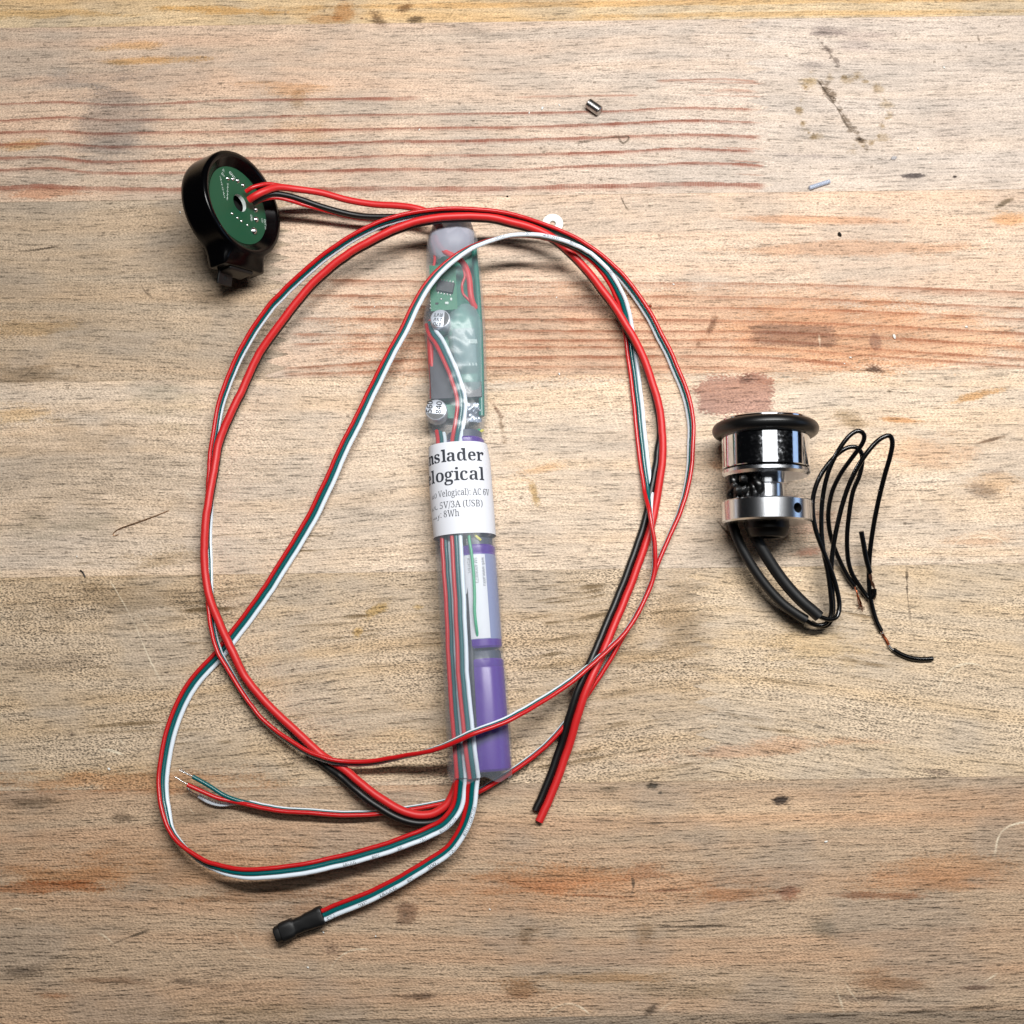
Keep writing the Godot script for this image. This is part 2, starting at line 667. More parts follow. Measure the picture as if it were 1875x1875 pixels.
# a soft patch of tone round a measured spot: half sizes in photograph pixels, darkens by «times» so that the grain stays
func tone_patch(px: float, py: float, rx: float, ry: float, turn: float, times: Color, strength: float, ragged := 0.6, hard := 0.0) -> void:
	var lum := (times.r + times.g + times.b) / 3.0
	times = times.lerp(Color(lum, lum, lum), 0.18)
	var mid := texel(uv_at(px, py))
	var ex := (texel(uv_at(px + rx, py)) - mid).length()
	var ey := (texel(uv_at(px, py + ry)) - mid).length()
	var reach := int(maxf(ex, ey) * 1.4) + 2
	var c := cos(deg_to_rad(turn))
	var s := sin(deg_to_rad(turn))
	for j in range(maxi(int(mid.y) - reach, 0), mini(int(mid.y) + reach, SIDE)):
		for i in range(maxi(int(mid.x) - reach, 0), mini(int(mid.x) + reach, SIDE)):
			var d := Vector2(i, j) - mid
			var q := Vector2((d.x * c + d.y * s) / ex, (-d.x * s + d.y * c) / ey)
			var r := q.length() if hard < 0.75 else pow(pow(absf(q.x), 5.0) + pow(absf(q.y), 5.0), 0.2)
			if r > 1.4:
				continue
			r += n_band.get_noise_2d(i * 0.35, j * 1.1) * ragged * 0.7 + n_fibre.get_noise_2d(i * 0.08, j * 0.7) * ragged * 0.5 + n_spot.get_noise_2d(i * 0.5, j * 0.9) * (0.12 + ragged * 0.3)
			var a := (1.0 - smoothstep(hard, 1.0, r)) * strength
			if a > 0.0:
				var k := (j * SIDE + i) * 3
				pixels[k] = int(clampf(pixels[k] * lerpf(1.0, times.r, a), 0.0, 255.0))
				pixels[k + 1] = int(clampf(pixels[k + 1] * lerpf(1.0, times.g, a), 0.0, 255.0))
				pixels[k + 2] = int(clampf(pixels[k + 2] * lerpf(1.0, times.b, a), 0.0, 255.0))

# a line drawn on the wood through measured points; «fade» is the soft lower side of a growth ring, in millimetres
func stroke(points: Array, width: float, c: Color, strength: float, fade := 0.0, ragged := 0.3, dip := 0.0) -> void:
	var w := []
	for p in points:
		var q := uv_at(p[0], p[1])
		w.append(Vector3(q.x, 0, q.y))
	var pts := line(w, 0.2)
	var scale := SIDE / SPAN
	for k in pts.size():
		var p := texel(Vector2(pts[k].x, pts[k].z))
		var ends := minf(minf(k, pts.size() - 1 - k) / 25.0, 1.0)
		var a := strength * ends * (1.0 + n_band.get_noise_2d(p.x * 0.4, p.y * 0.4) * ragged * 2.0)
		var half := width * scale * (0.5 + n_blot.get_noise_2d(p.x * 0.9, p.y * 3.0) * ragged)
		var t := (pts[mini(k + 1, pts.size() - 1)] - pts[maxi(k - 1, 0)]).normalized()
		if fade > 0.0 or absf(t.x) > 0.8:
			var down := int(half + fade * scale)
			for j in range(-int(half + 1.0), down + 2):
				var f := 1.0 - smoothstep(half - 0.7, half + 0.9, absf(j))
				if j > 0 and fade > 0.0:
					f = maxf(f, 0.55 * (1.0 - j / float(down + 1)))
				tint(int(p.x), int(p.y) + j, c, a * f * 0.5, dip)
		else:
			for i in range(-int(half + 1.0), int(half + 2.0)):
				var f := 1.0 - smoothstep(half - 0.7, half + 0.9, absf(i))
				tint(int(p.x) + i, int(p.y), c, a * f * 0.5, dip)

func wear() -> void:
	var ring := Color8(136, 78, 62)
	var faint := Color8(168, 116, 96)
	# late wood lines of the upper stave, then of the lower one
	stroke([[-60, 193], [0, 191], [110, 187], [210, 192], [290, 190], [400, 184], [470, 183], [600, 182], [720, 180]], 0.9, ring, 0.8, 0.8)
	stroke([[-60, 222], [0, 221], [120, 215], [200, 220], [300, 219], [470, 215], [540, 212], [700, 210], [800, 209], [940, 207], [1065, 205], [1140, 203], [1215, 198], [1300, 198], [1378, 200]], 0.75, ring, 0.8, 0.9)
	stroke([[-60, 244], [0, 243], [100, 240], [180, 245], [260, 243], [470, 240], [560, 238], [700, 236], [800, 234], [940, 233], [1100, 228], [1220, 222], [1280, 221], [1385, 224]], 1.0, ring, 0.9, 1.0)
	stroke([[-60, 266], [0, 265], [100, 263], [200, 269], [290, 268], [470, 264], [600, 262], [720, 259], [800, 259], [940, 256], [1100, 252], [1200, 248], [1300, 247], [1395, 252]], 1.0, ring, 0.9, 1.2)
	stroke([[-60, 291], [0, 290], [90, 288], [170, 296], [260, 295], [380, 291], [470, 290], [620, 289], [720, 285], [940, 284], [1040, 281], [1160, 277], [1230, 272], [1330, 275], [1385, 277]], 0.95, ring, 0.9, 1.0)
	stroke([[-60, 313], [0, 312], [90, 308], [170, 316], [270, 317], [470, 314], [600, 313], [720, 310], [940, 311], [1050, 305], [1200, 302], [1250, 299], [1340, 300], [1400, 304]], 1.0, ring, 0.9, 0.9)
	stroke([[-60, 346], [0, 345], [70, 341], [160, 345], [330, 347], [600, 347], [700, 345], [900, 346], [1000, 343], [1150, 340], [1250, 337], [1402, 339]], 1.7, ring, 0.75, 1.4)
	stroke([[1200, 148], [1330, 145], [1390, 150]], 0.8, faint, 0.6, 0.8)
	stroke([[1300, 167], [1340, 165], [1390, 168]], 1.1, faint, 0.6, 1.2)
	stroke([[940, 178], [1040, 176], [1170, 174]], 0.7, faint, 0.6, 0.5)
	stroke([[680, 181], [720, 181], [775, 179]], 1.3, faint, 0.7, 0.5)
	for k in 9:
		var x := 1320.0 + k * 9.0
		var y := 150.0 + k * 24.0
		stroke([[x - 60 + k * 3, y], [1392, y + 3], [1404, y + 4]], 0.4, faint, 0.5)
	var red := Color8(150, 98, 74)
	stroke([[600, 513], [735, 515], [940, 517], [1170, 518], [1405, 520], [1620, 526], [1760, 531], [1940, 538]], 0.8, red, 0.85, 2.6)
	stroke([[560, 541], [700, 542], [940, 543], [1170, 543], [1405, 545], [1600, 552], [1940, 568]], 0.8, red, 0.8, 1.6)
	stroke([[640, 562], [800, 562], [940, 562], [1170, 563], [1405, 565], [1600, 571], [1940, 588]], 0.7, red, 0.8, 1.4)
	stroke([[540, 583], [660, 584], [800, 586], [940, 585], [1200, 586], [1405, 589], [1640, 598], [1940, 615]], 0.8, red, 0.85, 1.6)
	stroke([[530, 612], [740, 614], [850, 609], [940, 606], [1200, 607], [1405, 608], [1640, 620], [1940, 641]], 0.9, red, 0.85, 1.4)
	stroke([[530, 631], [740, 628], [940, 624], [1200, 623], [1405, 624], [1640, 642], [1940, 662]], 0.8, red, 0.8, 1.2)
	stroke([[600, 640], [800, 637], [940, 636], [1200, 636], [1405, 638], [1640, 655], [1940, 676]], 0.7, red, 0.75, 1.0)
	stroke([[516, 675], [600, 670], [740, 660], [860, 656], [940, 655], [1200, 653], [1405, 655], [1560, 668]], 1.0, red, 0.85, 1.4)
	stroke([[516, 686], [700, 680], [900, 673], [1100, 672], [1300, 673], [1420, 676]], 0.9, red, 0.6, 1.2)
	# seams between the staves gather dirt
	for s in SEAMS:
		var pts := []
		for k in 12:
			var p: Vector3 = Vector3(-225.0 + k * 41.0, 0, s).rotated(Vector3.UP, deg_to_rad(YAW)) * MM
			var q := cam_px(p)
			pts.append([q.x, q.y])
		stroke(pts, 0.25, Color8(130, 106, 80), 0.25, 0.0, 0.9)
	# stains and soft tone patches: place, half sizes, turn, what they do to the colour, strength, raggedness, hardness
	var marks := [
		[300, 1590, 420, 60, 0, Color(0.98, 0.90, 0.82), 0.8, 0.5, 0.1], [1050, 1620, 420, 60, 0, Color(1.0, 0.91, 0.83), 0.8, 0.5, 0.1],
		[120, 860, 420, 150, 0, Color(0.90, 0.885, 0.86), 0.9, 0.5, 0.1], [60, 560, 380, 120, 0, Color(0.95, 0.94, 0.92), 0.8, 0.5, 0.1], [1420, 1490, 420, 46, 0, Color(1.10, 1.09, 1.07), 0.9, 0.5, 0.2], [1000, 1480, 300, 40, 0, Color(1.06, 1.06, 1.05), 0.9, 0.5, 0.2],  # broad patches: darker at the left, paler towards the lower right
		[600, 1200, 260, 200, 0, Color(1.05, 1.05, 1.05), 0.8, 0.5, 0.1], [760, 860, 320, 130, 0, Color(1.04, 1.04, 1.04), 0.8, 0.5, 0.1],  # broad, slightly paler patches over the middle of the bench
		[205, 225, 80, 95, 4, Color(0.78, 0.80, 0.84), 0.8, 0.35, 0.5], [180, 140, 120, 36, 0, Color(0.84, 0.87, 0.90), 0.7, 0.6, 0.2], [100, 150, 100, 30, 0, Color(0.92, 0.94, 0.97), 0.8, 0.6, 0.2],
		[240, 84, 80, 10, -2, Color(1.0, 0.90, 0.72), 0.8, 0.5, 0.4], [280, 110, 110, 9, -1, Color(0.98, 0.86, 0.64), 0.9, 0.5, 0.4], [45, 266, 60, 14, 0, Color(1.02, 0.88, 0.68), 0.8, 0.6, 0.3], [80, 352, 110, 14, 0, Color(0.98, 0.82, 0.74), 0.8, 0.6, 0.3],
		[60, 25, 200, 10, 0, Color(1.0, 0.9, 0.72), 0.7, 0.6, 0.3], [400, 18, 150, 9, 3, Color(1.0, 0.88, 0.66), 0.8, 0.6, 0.4], [1150, 6, 900, 7, 0, Color(1.0, 0.90, 0.74), 0.7, 0.3, 0.5], [1500, 24, 560, 6, 0, Color(1.0, 0.91, 0.76), 0.7, 0.3, 0.5],
		[690, 33, 26, 13, 35, Color(0.55, 0.50, 0.46), 0.9, 0.5, 0.3], [742, 14, 20, 12, -20, Color(0.62, 0.54, 0.46), 0.9, 0.5, 0.3], [758, 34, 24, 10, -10, Color(0.52, 0.49, 0.46), 0.9, 0.6, 0.3], [662, 33, 4, 3, 0, Color(0.6, 0.5, 0.45), 0.9, 0.3, 0.3],
		[630, 22, 26, 24, 0, Color(0.93, 0.78, 0.62), 0.8, 0.3, 0.4], [590, 35, 40, 10, 0, Color(0.96, 0.82, 0.66), 0.7, 0.5, 0.4], [545, 186, 18, 26, 10, Color(0.78, 0.70, 0.58), 0.6, 0.7, 0.1], [520, 160, 90, 18, 0, Color(0.98, 0.86, 0.72), 0.7, 0.6, 0.2],
		[860, 60, 90, 16, 0, Color(0.84, 0.84, 0.84), 0.7, 0.8, 0.1], [560, 240, 60, 40, 0, Color(0.94, 0.88, 0.80), 0.6, 0.7, 0.1], [780, 400, 180, 30, 0, Color(0.95, 0.97, 1.0), 0.5, 0.6, 0.1],
		[1512, 55, 36, 16, 5, Color(0.68, 0.66, 0.68), 0.8, 0.9, 0.1], [1480, 118, 42, 16, 0, Color(0.80, 0.79, 0.80), 0.7, 0.7, 0.1], [1575, 75, 60, 30, 0, Color(0.90, 0.88, 0.90), 0.7, 0.8, 0.1], [1484, 150, 24, 14, 0, Color(0.88, 0.80, 0.60), 0.8, 0.6, 0.1],
		[1470, 285, 90, 7, 4, Color(0.78, 0.77, 0.79), 0.7, 0.6, 0.1], [1668, 322, 22, 5, 0, Color(0.45, 0.43, 0.45), 0.9, 0.7, 0.2], [1748, 323, 5, 3, 0, Color(0.25, 0.22, 0.22), 0.9, 0.4, 0.3], [1740, 230, 40, 60, 0, Color(0.93, 0.92, 0.92), 0.6, 0.8, 0.1],
		[1840, 370, 22, 5, -30, Color(0.55, 0.52, 0.45), 0.8, 0.7, 0.2], [1500, 402, 200, 10, 2, Color(1.0, 0.86, 0.76), 0.8, 0.3, 0.5], [1560, 455, 300, 18, 0, Color(1.0, 0.87, 0.78), 0.8, 0.3, 0.5], [1850, 400, 60, 18, 0, Color(1.0, 0.85, 0.68), 0.8, 0.5, 0.3],
		[1150, 612, 560, 95, 0, Color(0.98, 0.90, 0.84), 0.9, 0.25, 0.75], [1600, 615, 330, 70, 3, Color(1.02, 0.90, 0.80), 0.8, 0.3, 0.6], [1455, 614, 88, 22, 2, Color(0.76, 0.75, 0.78), 0.9, 0.15, 0.8], [1603, 626, 13, 19, 0, Color(0.80, 0.76, 0.78), 0.9, 0.3, 0.6],
		[1085, 560, 65, 22, 2, Color(0.84, 0.83, 0.85), 0.8, 0.3, 0.6], [1303, 594, 8, 27, 24, Color(0.68, 0.62, 0.58), 0.9, 0.5, 0.3], [1278, 630, 8, 7, 0, Color(0.72, 0.66, 0.62), 0.8, 0.5, 0.2], [1600, 673, 20, 9, 0, Color(0.42, 0.36, 0.34), 0.9, 1.1, 0.1],
		[1628, 716, 8, 5, 0, Color(0.45, 0.42, 0.36), 0.8, 0.8, 0.1], [1345, 722, 74, 40, 0, Color(0.80, 0.65, 0.64), 0.9, 0.22, 0.85], [1362, 695, 22, 12, 0, Color(0.6, 0.55, 0.55), 0.7, 1.0, 0.1], [1318, 852, 26, 14, 10, Color(0.86, 0.74, 0.66), 0.8, 0.4, 0.4],  # last patch: brownish, just left of the dynamo
		[1780, 727, 72, 9, -13, Color(0.96, 0.80, 0.60), 0.9, 0.5, 0.4], [1645, 768, 52, 6, 6, Color(0.98, 0.80, 0.62), 0.9, 0.4, 0.4], [1560, 770, 36, 26, 15, Color(0.74, 0.70, 0.62), 0.8, 0.9, 0.1], [1800, 900, 32, 20, 10, Color(0.72, 0.72, 0.74), 0.8, 0.7, 0.2],
		[1832, 686, 36, 8, 0, Color(0.80, 0.80, 0.80), 0.8, 0.5, 0.2], [1822, 862, 26, 7, -8, Color(0.78, 0.78, 0.80), 0.8, 0.5, 0.2], [1810, 806, 34, 4, -14, Color(0.5, 0.42, 0.36), 0.8, 0.5, 0.2], [1700, 830, 110, 40, 0, Color(1.0, 0.90, 0.82), 0.7, 0.6, 0.2],
		[1820, 880, 60, 30, 0, Color(1.0, 0.9, 0.78), 0.7, 0.6, 0.2], [1450, 950, 110, 40, 0, Color(1.0, 0.88, 0.84), 0.7, 0.7, 0.1], [1480, 1010, 50, 12, 0, Color(1.0, 0.8, 0.76), 0.8, 0.6, 0.2], [1800, 985, 90, 18, -4, Color(1.0, 0.9, 0.82), 0.8, 0.4, 0.3],
		[979, 908, 10, 29, -14, Color(0.82, 0.74, 0.56), 0.85, 0.6, 0.3], [985, 860, 60, 14, -14, Color(1.0, 0.88, 0.74), 0.7, 0.6, 0.2], [908, 748, 7, 22, -35, Color(0.55, 0.46, 0.42), 0.9, 0.6, 0.3], [918, 780, 6, 26, -10, Color(0.6, 0.54, 0.48), 0.7, 1.0, 0.1],
		[690, 1115, 38, 12, -32, Color(0.92, 0.83, 0.58), 0.8, 0.5, 0.4], [655, 1158, 14, 10, -20, Color(0.93, 0.84, 0.60), 0.8, 0.4, 0.4], [765, 1110, 14, 7, 0, Color(0.92, 0.84, 0.62), 0.7, 0.5, 0.3],
		[40, 685, 90, 26, 0, Color(0.84, 0.80, 0.74), 0.8, 0.6, 0.2], [300, 730, 90, 60, 0, Color(0.93, 0.94, 0.92), 0.8, 0.6, 0.1], [40, 760, 70, 30, 0, Color(1.02, 0.94, 0.78), 0.7, 0.5, 0.2], [60, 600, 100, 26, 0, Color(0.96, 0.88, 0.74), 0.7, 0.6, 0.2], [120, 960, 150, 30, -4, Color(0.86, 0.88, 0.88), 0.8, 0.6, 0.1],
		[230, 1100, 260, 46, 0, Color(0.82, 0.79, 0.74), 0.8, 0.7, 0.1], [110, 1215, 120, 20, 0, Color(0.82, 0.80, 0.78), 0.7, 0.8, 0.1], [130, 1345, 14, 7, 15, Color(0.5, 0.48, 0.48), 0.9, 0.8, 0.1], [300, 1020, 90, 24, -5, Color(0.82, 0.78, 0.70), 0.8, 0.7, 0.1],
		[250, 1430, 330, 26, 0, Color(0.96, 0.80, 0.66), 0.8, 0.5, 0.3], [60, 1470, 90, 16, 0, Color(0.68, 0.66, 0.62), 0.8, 0.7, 0.1], [225, 1496, 24, 16, 0, Color(0.64, 0.62, 0.60), 0.8, 0.7, 0.1], [350, 1490, 120, 22, 0, Color(0.78, 0.76, 0.73), 0.7, 0.8, 0.1],
		[60, 1625, 200, 14, -1, Color(0.92, 0.72, 0.58), 0.9, 0.4, 0.4], [150, 1600, 150, 34, -4, Color(0.96, 0.84, 0.72), 0.8, 0.5, 0.2], [460, 1640, 150, 16, 0, Color(0.86, 0.76, 0.68), 0.8, 0.6, 0.2], [600, 1660, 140, 40, -14, Color(0.90, 0.82, 0.76), 0.8, 0.6, 0.1],
		[742, 1670, 24, 28, -20, Color(0.70, 0.64, 0.61), 0.85, 0.4, 0.5], [610, 1735, 20, 14, 0, Color(0.72, 0.68, 0.68), 0.7, 0.8, 0.1], [770, 1823, 52, 8, 0, Color(0.55, 0.52, 0.50), 0.85, 0.9, 0.1], [350, 1800, 60, 10, 5, Color(0.56, 0.54, 0.53), 0.85, 0.9, 0.1],  # first patch: dark and roundish, below the sensor cable
		[60, 1778, 80, 14, 0, Color(0.64, 0.62, 0.60), 0.85, 0.8, 0.1], [200, 1795, 110, 9, 4, Color(0.74, 0.68, 0.64), 0.8, 0.7, 0.1], [110, 1822, 40, 9, 0, Color(0.84, 0.68, 0.58), 0.8, 0.7, 0.1], [470, 1850, 300, 20, 0, Color(0.86, 0.85, 0.82), 0.8, 0.7, 0.1],
		[1010, 1610, 160, 36, 0, Color(0.97, 0.84, 0.73), 0.85, 0.5, 0.3], [1180, 1600, 50, 22, 0, Color(0.90, 0.80, 0.74), 0.8, 0.6, 0.2], [1090, 1640, 80, 4, 3, Color(0.80, 0.66, 0.58), 0.8, 0.5, 0.2], [1225, 1630, 70, 3, 0, Color(0.76, 0.64, 0.60), 0.8, 0.5, 0.2],
		[1330, 1635, 110, 20, 0, Color(0.97, 0.82, 0.70), 0.8, 0.5, 0.3], [1444, 1636, 28, 20, 0, Color(0.78, 0.62, 0.56), 0.85, 0.5, 0.3], [1620, 1640, 150, 8, 2, Color(0.84, 0.70, 0.62), 0.85, 0.5, 0.3], [1720, 1600, 180, 46, -6, Color(1.0, 0.87, 0.76), 0.85, 0.4, 0.3],
		[1510, 1700, 36, 26, 0, Color(0.78, 0.80, 0.80), 0.8, 0.6, 0.2], [1430, 1466, 17, 11, 0, Color(0.28, 0.26, 0.27), 0.95, 1.0, 0.2], [1195, 1437, 12, 8, 0, Color(0.42, 0.42, 0.40), 0.9, 1.1, 0.1], [1208, 1452, 8, 4, 0, Color(0.35, 0.36, 0.36), 0.9, 0.8, 0.1], [1120, 1448, 24, 10, 0, Color(0.7, 0.7, 0.68), 0.7, 0.8, 0.1],
		[1720, 1415, 40, 7, 4, Color(0.66, 0.64, 0.66), 0.8, 0.7, 0.1], [1620, 1800, 90, 34, 0, Color(0.84, 0.74, 0.66), 0.8, 0.6, 0.1], [1600, 1826, 100, 9, 2, Color(0.62, 0.60, 0.61), 0.85, 0.8, 0.1], [1790, 1808, 50, 5, 0, Color(0.58, 0.52, 0.50), 0.85, 0.8, 0.1],
		[960, 1810, 50, 20, 0, Color(0.78, 0.68, 0.58), 0.85, 0.6, 0.2], [1280, 1812, 130, 22, 0, Color(0.82, 0.80, 0.76), 0.8, 0.7, 0.1], [1190, 1850, 24, 10, -30, Color(0.5, 0.48, 0.46), 0.8, 0.9, 0.1], [1100, 1790, 190, 14, 0, Color(0.95, 0.86, 0.74), 0.8, 0.5, 0.3],
		[1180, 1710, 26, 30, 10, Color(0.86, 0.80, 0.72), 0.8, 0.5, 0.2], [960, 1720, 22, 40, 15, Color(0.72, 0.66, 0.58), 0.7, 1.1, 0.0], [1310, 1440, 300, 8, 0, Color(0.94, 0.95, 0.97), 0.7, 0.6, 0.1],
		[1240, 1150, 60, 110, 0, Color(0.86, 0.83, 0.78), 0.8, 0.8, 0.1], [1130, 1200, 140, 60, -8, Color(0.92, 0.90, 0.86), 0.8, 0.9, 0.1], [1380, 1370, 260, 18, -3, Color(1.0, 0.86, 0.78), 0.7, 0.6, 0.2], [1640, 1206, 40, 10, 5, Color(0.82, 0.80, 0.76), 0.7, 0.7, 0.1], [1500, 1180, 130, 60, 0, Color(1.0, 0.96, 0.86), 0.7, 0.7, 0.1]]
	# the scorched smear at the upper right: a broken dark line with a broken olive ring round it
	for k in 15:
		var f := k / 14.0
		tone_patch(lerpf(1504, 1584, f) + rng.randf_range(-4, 4), lerpf(150, 268, f) + rng.randf_range(-4, 4), rng.randf_range(5, 12), rng.randf_range(5, 10), 55.0, Color(0.55, 0.50, 0.44), rng.randf_range(0.6, 0.95), 1.2, 0.1)
	for k in 7:
		var f := k / 6.0
		tone_patch(lerpf(1500, 1534, f) + rng.randf_range(-3, 3), lerpf(70, 118, f), rng.randf_range(5, 9), rng.randf_range(5, 8), 55.0, Color(0.58, 0.55, 0.54), 0.8, 1.2, 0.1)
	for q in [[1475, 158], [1484, 140], [1466, 182], [1462, 200], [1470, 228], [1480, 242], [1488, 250], [1518, 138], [1545, 141], [1570, 141], [1584, 148], [1602, 158], [1619, 182], [1623, 216], [1616, 232], [1608, 248], [1596, 262], [1580, 268], [1562, 266]]:
		tone_patch(q[0], q[1], rng.randf_range(4, 8), rng.randf_range(4, 8), 0.0, Color(0.74, 0.66, 0.50), rng.randf_range(0.3, 0.8), 1.2, 0.0)
		tone_patch(q[0] + rng.randf_range(-9, 9), q[1] + rng.randf_range(-9, 9), rng.randf_range(6, 14), rng.randf_range(5, 9), 0.0, Color(0.84, 0.78, 0.66), 0.6, 1.2, 0.0)
	# worn end of the stave right of the charger: slanting grey streaks, and others that lean the other way past the joint
	for k in 34:
		var x := rng.randf_range(920, 1180)
		var y := rng.randf_range(1070, 1420)
		var reach := rng.randf_range(60, 180)
		stroke([[x, y], [x + reach * 0.5, y - reach * 0.07], [minf(x + reach, 1288), y - reach * 0.16]], rng.randf_range(0.3, 0.9), Color8(112, 92, 66), rng.randf_range(0.25, 0.6), rng.randf_range(0.4, 1.4), 1.0, 0.2)
	for k in 16:
		var x := rng.randf_range(1300, 1560)
		var y := rng.randf_range(1060, 1360)
		var reach := rng.randf_range(50, 150)
		stroke([[x, y], [x + reach * 0.5, y + reach * 0.11], [x + reach, y + reach * 0.16]], rng.randf_range(0.3, 0.8), Color8(120, 98, 70), rng.randf_range(0.2, 0.5), rng.randf_range(0.4, 1.2), 1.0, 0.2)
	for k in 60:
		var x := rng.randf_range(-20, 760)
		var y := rng.randf_range(960, 1420)
		var reach := rng.randf_range(40, 200)
		stroke([[x, y], [x + reach * 0.5, y - reach * 0.03 + rng.randf_range(-3, 3)], [x + reach, y - reach * 0.04]], rng.randf_range(0.25, 0.7), Color8(104, 84, 58), rng.randf_range(0.2, 0.55), rng.randf_range(0.2, 1.0), 1.0, 0.2)
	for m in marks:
		tone_patch(m[0], m[1], m[2], m[3], m[4], m[5], m[6], m[7], m[8])
	# dark scores and pale scratches, each a line of measured points
	var dark := Color8(74, 62, 50)
	for s in [[[1500, 74], [1518, 96], [1530, 114]], [[1496, 145], [1512, 168], [1534, 200], [1552, 232], [1580, 262]], [[1508, 172], [1540, 205], [1575, 250]], [[1590, 150], [1604, 160]], [[1618, 215], [1612, 236]], [[1757, 30], [1767, 50]], [[1790, 62], [1794, 82]], [[1628, 92], [1645, 102], [1665, 110]],
		[[257, 498], [258, 520], [270, 538], [284, 548]], [[30, 697], [50, 684], [66, 664]], [[66, 818], [72, 828], [84, 834]], [[1310, 950], [1360, 1010]], [[1660, 1035], [1662, 1090], [1670, 1150], [1676, 1178]], [[1218, 1120], [1214, 1150]], [[1190, 1305], [1205, 1320]],
		[[90, 1755], [180, 1738], [240, 1715], [276, 1703]], [[26, 1700], [38, 1704]], [[80, 1692], [70, 1698]], [[28, 1838], [30, 1826]], [[562, 1435], [572, 1426]], [[1185, 1690], [1230, 1697], [1340, 1694]], [[1280, 1524], [1300, 1570], [1310, 1590]], [[1155, 1598], [1160, 1620], [1154, 1645]],
		[[1690, 1545], [1702, 1580]], [[1240, 1230], [1247, 1242]], [[1130, 240], [1140, 262], [1150, 250], [1052, 262]], [[1135, 355], [1142, 372], [1150, 385]], [[1430, 1866], [1520, 1861], [1620, 1857], [1760, 1848], [1875, 1838]], [[1075, 1500], [1180, 1508], [1280, 1502]], [[0, 462], [60, 458], [112, 450]]]:
		stroke(s, 0.5, dark, 0.7, 0.0, 0.9, 0.25)
	var pale := Color8(238, 224, 198)
	for s in [[[1735, 1030], [1752, 992], [1792, 976], [1832, 988], [1866, 1022]], [[1757, 988], [1790, 984], [1825, 986]], [[1718, 1262], [1736, 1230], [1772, 1215], [1812, 1226], [1830, 1246]], [[1345, 1712], [1366, 1692], [1405, 1676]], [[1820, 1572], [1830, 1530], [1850, 1512], [1890, 1503]],
		[[996, 1858], [1016, 1845], [1042, 1838], [1066, 1846], [1084, 1862]], [[1206, 1852], [1222, 1840], [1242, 1830]], [[426, 1700], [440, 1726], [462, 1750], [502, 1758]], [[600, 1790], [614, 1760], [642, 1741], [678, 1737]], [[10, 1670], [32, 1664], [56, 1674]], [[174, 1706], [194, 1716], [210, 1731]],
		[[1528, 1800], [1538, 1830], [1548, 1862]], [[1544, 1792], [1560, 1820], [1586, 1852]], [[200, 1060], [240, 1130], [262, 1180], [280, 1220], [305, 1265]], [[248, 1118], [275, 1155]], [[712, 490], [724, 512], [748, 560]], [[1180, 480], [1200, 520]], [[1088, 690], [1100, 740]], [[1110, 720], [1135, 790]], [[972, 800], [978, 816]],
		[[320, 880], [340, 900], [360, 917]], [[330, 860], [334, 880]], [[1500, 610], [1502, 640]], [[1677, 890], [1684, 920], [1690, 930]], [[1600, 735], [1606, 748]], [[170, 1378], [196, 1373], [228, 1383]], [[215, 1350], [230, 1366]], [[20, 1180], [50, 1173]], [[78, 1270], [88, 1290]], [[344, 1475], [356, 1492]], [[1800, 1800], [1830, 1780]]]:
		stroke(s, 0.5, pale, 0.75, 0.0, 0.6, -0.2)
	# short dark fibres torn out along the grain
	for k in 2600:
		var u := rng.randf_range(-225.0, 225.0)
		var v := rng.randf_range(-325.0, 125.0)
		var thick: float = look[stave(v) * 2][4]
		if rng.randf() > 0.25 + thick * 0.6:
			continue
		var mid := texel(Vector2(u, v))
		var half := rng.randf_range(2.0, 14.0)
		var lean: float = rng.randf_range(-0.05, 0.05) - look[stave(v) * 2 + (1 if joints.has(stave(v)) and u > joints[stave(v)] else 0)][2]
		var deep := rng.randf_range(0.12, 0.55)
		for i in range(-int(half), int(half) + 1):
			var f := 1.0 - absf(i) / (half + 1.0)
			tint(int(mid.x) + i, int(mid.y + i * lean + sin(i * 0.5) * 0.4), dark, deep * f, 0.3)
			if half > 8.0:
				tint(int(mid.x) + i, int(mid.y + i * lean) + 1, dark, deep * f * 0.5, 0.2)
	# single dark pits
	for k in 700:
		var mid := texel(Vector2(rng.randf_range(-225.0, 225.0), rng.randf_range(-325.0, 125.0)))
		var r := rng.randi_range(0, 2)
		for j in range(-r, r + 1):
			for i in range(-r, r + 1):
				tint(int(mid.x) + i, int(mid.y) + j, dark, rng.randf_range(0.1, 0.5), 0.3)

# ---------------------------------------------------------------- cables
func strands(parent: Node3D, lines: Array, radii: Array, names: Array, mm: Array) -> Array:
	var out := []
	for k in lines.size():
		out.append(part(names[k], tube(moved(lines[k], -parent.position), radii[k] * MM, 12), mm[k], parent))
	return out

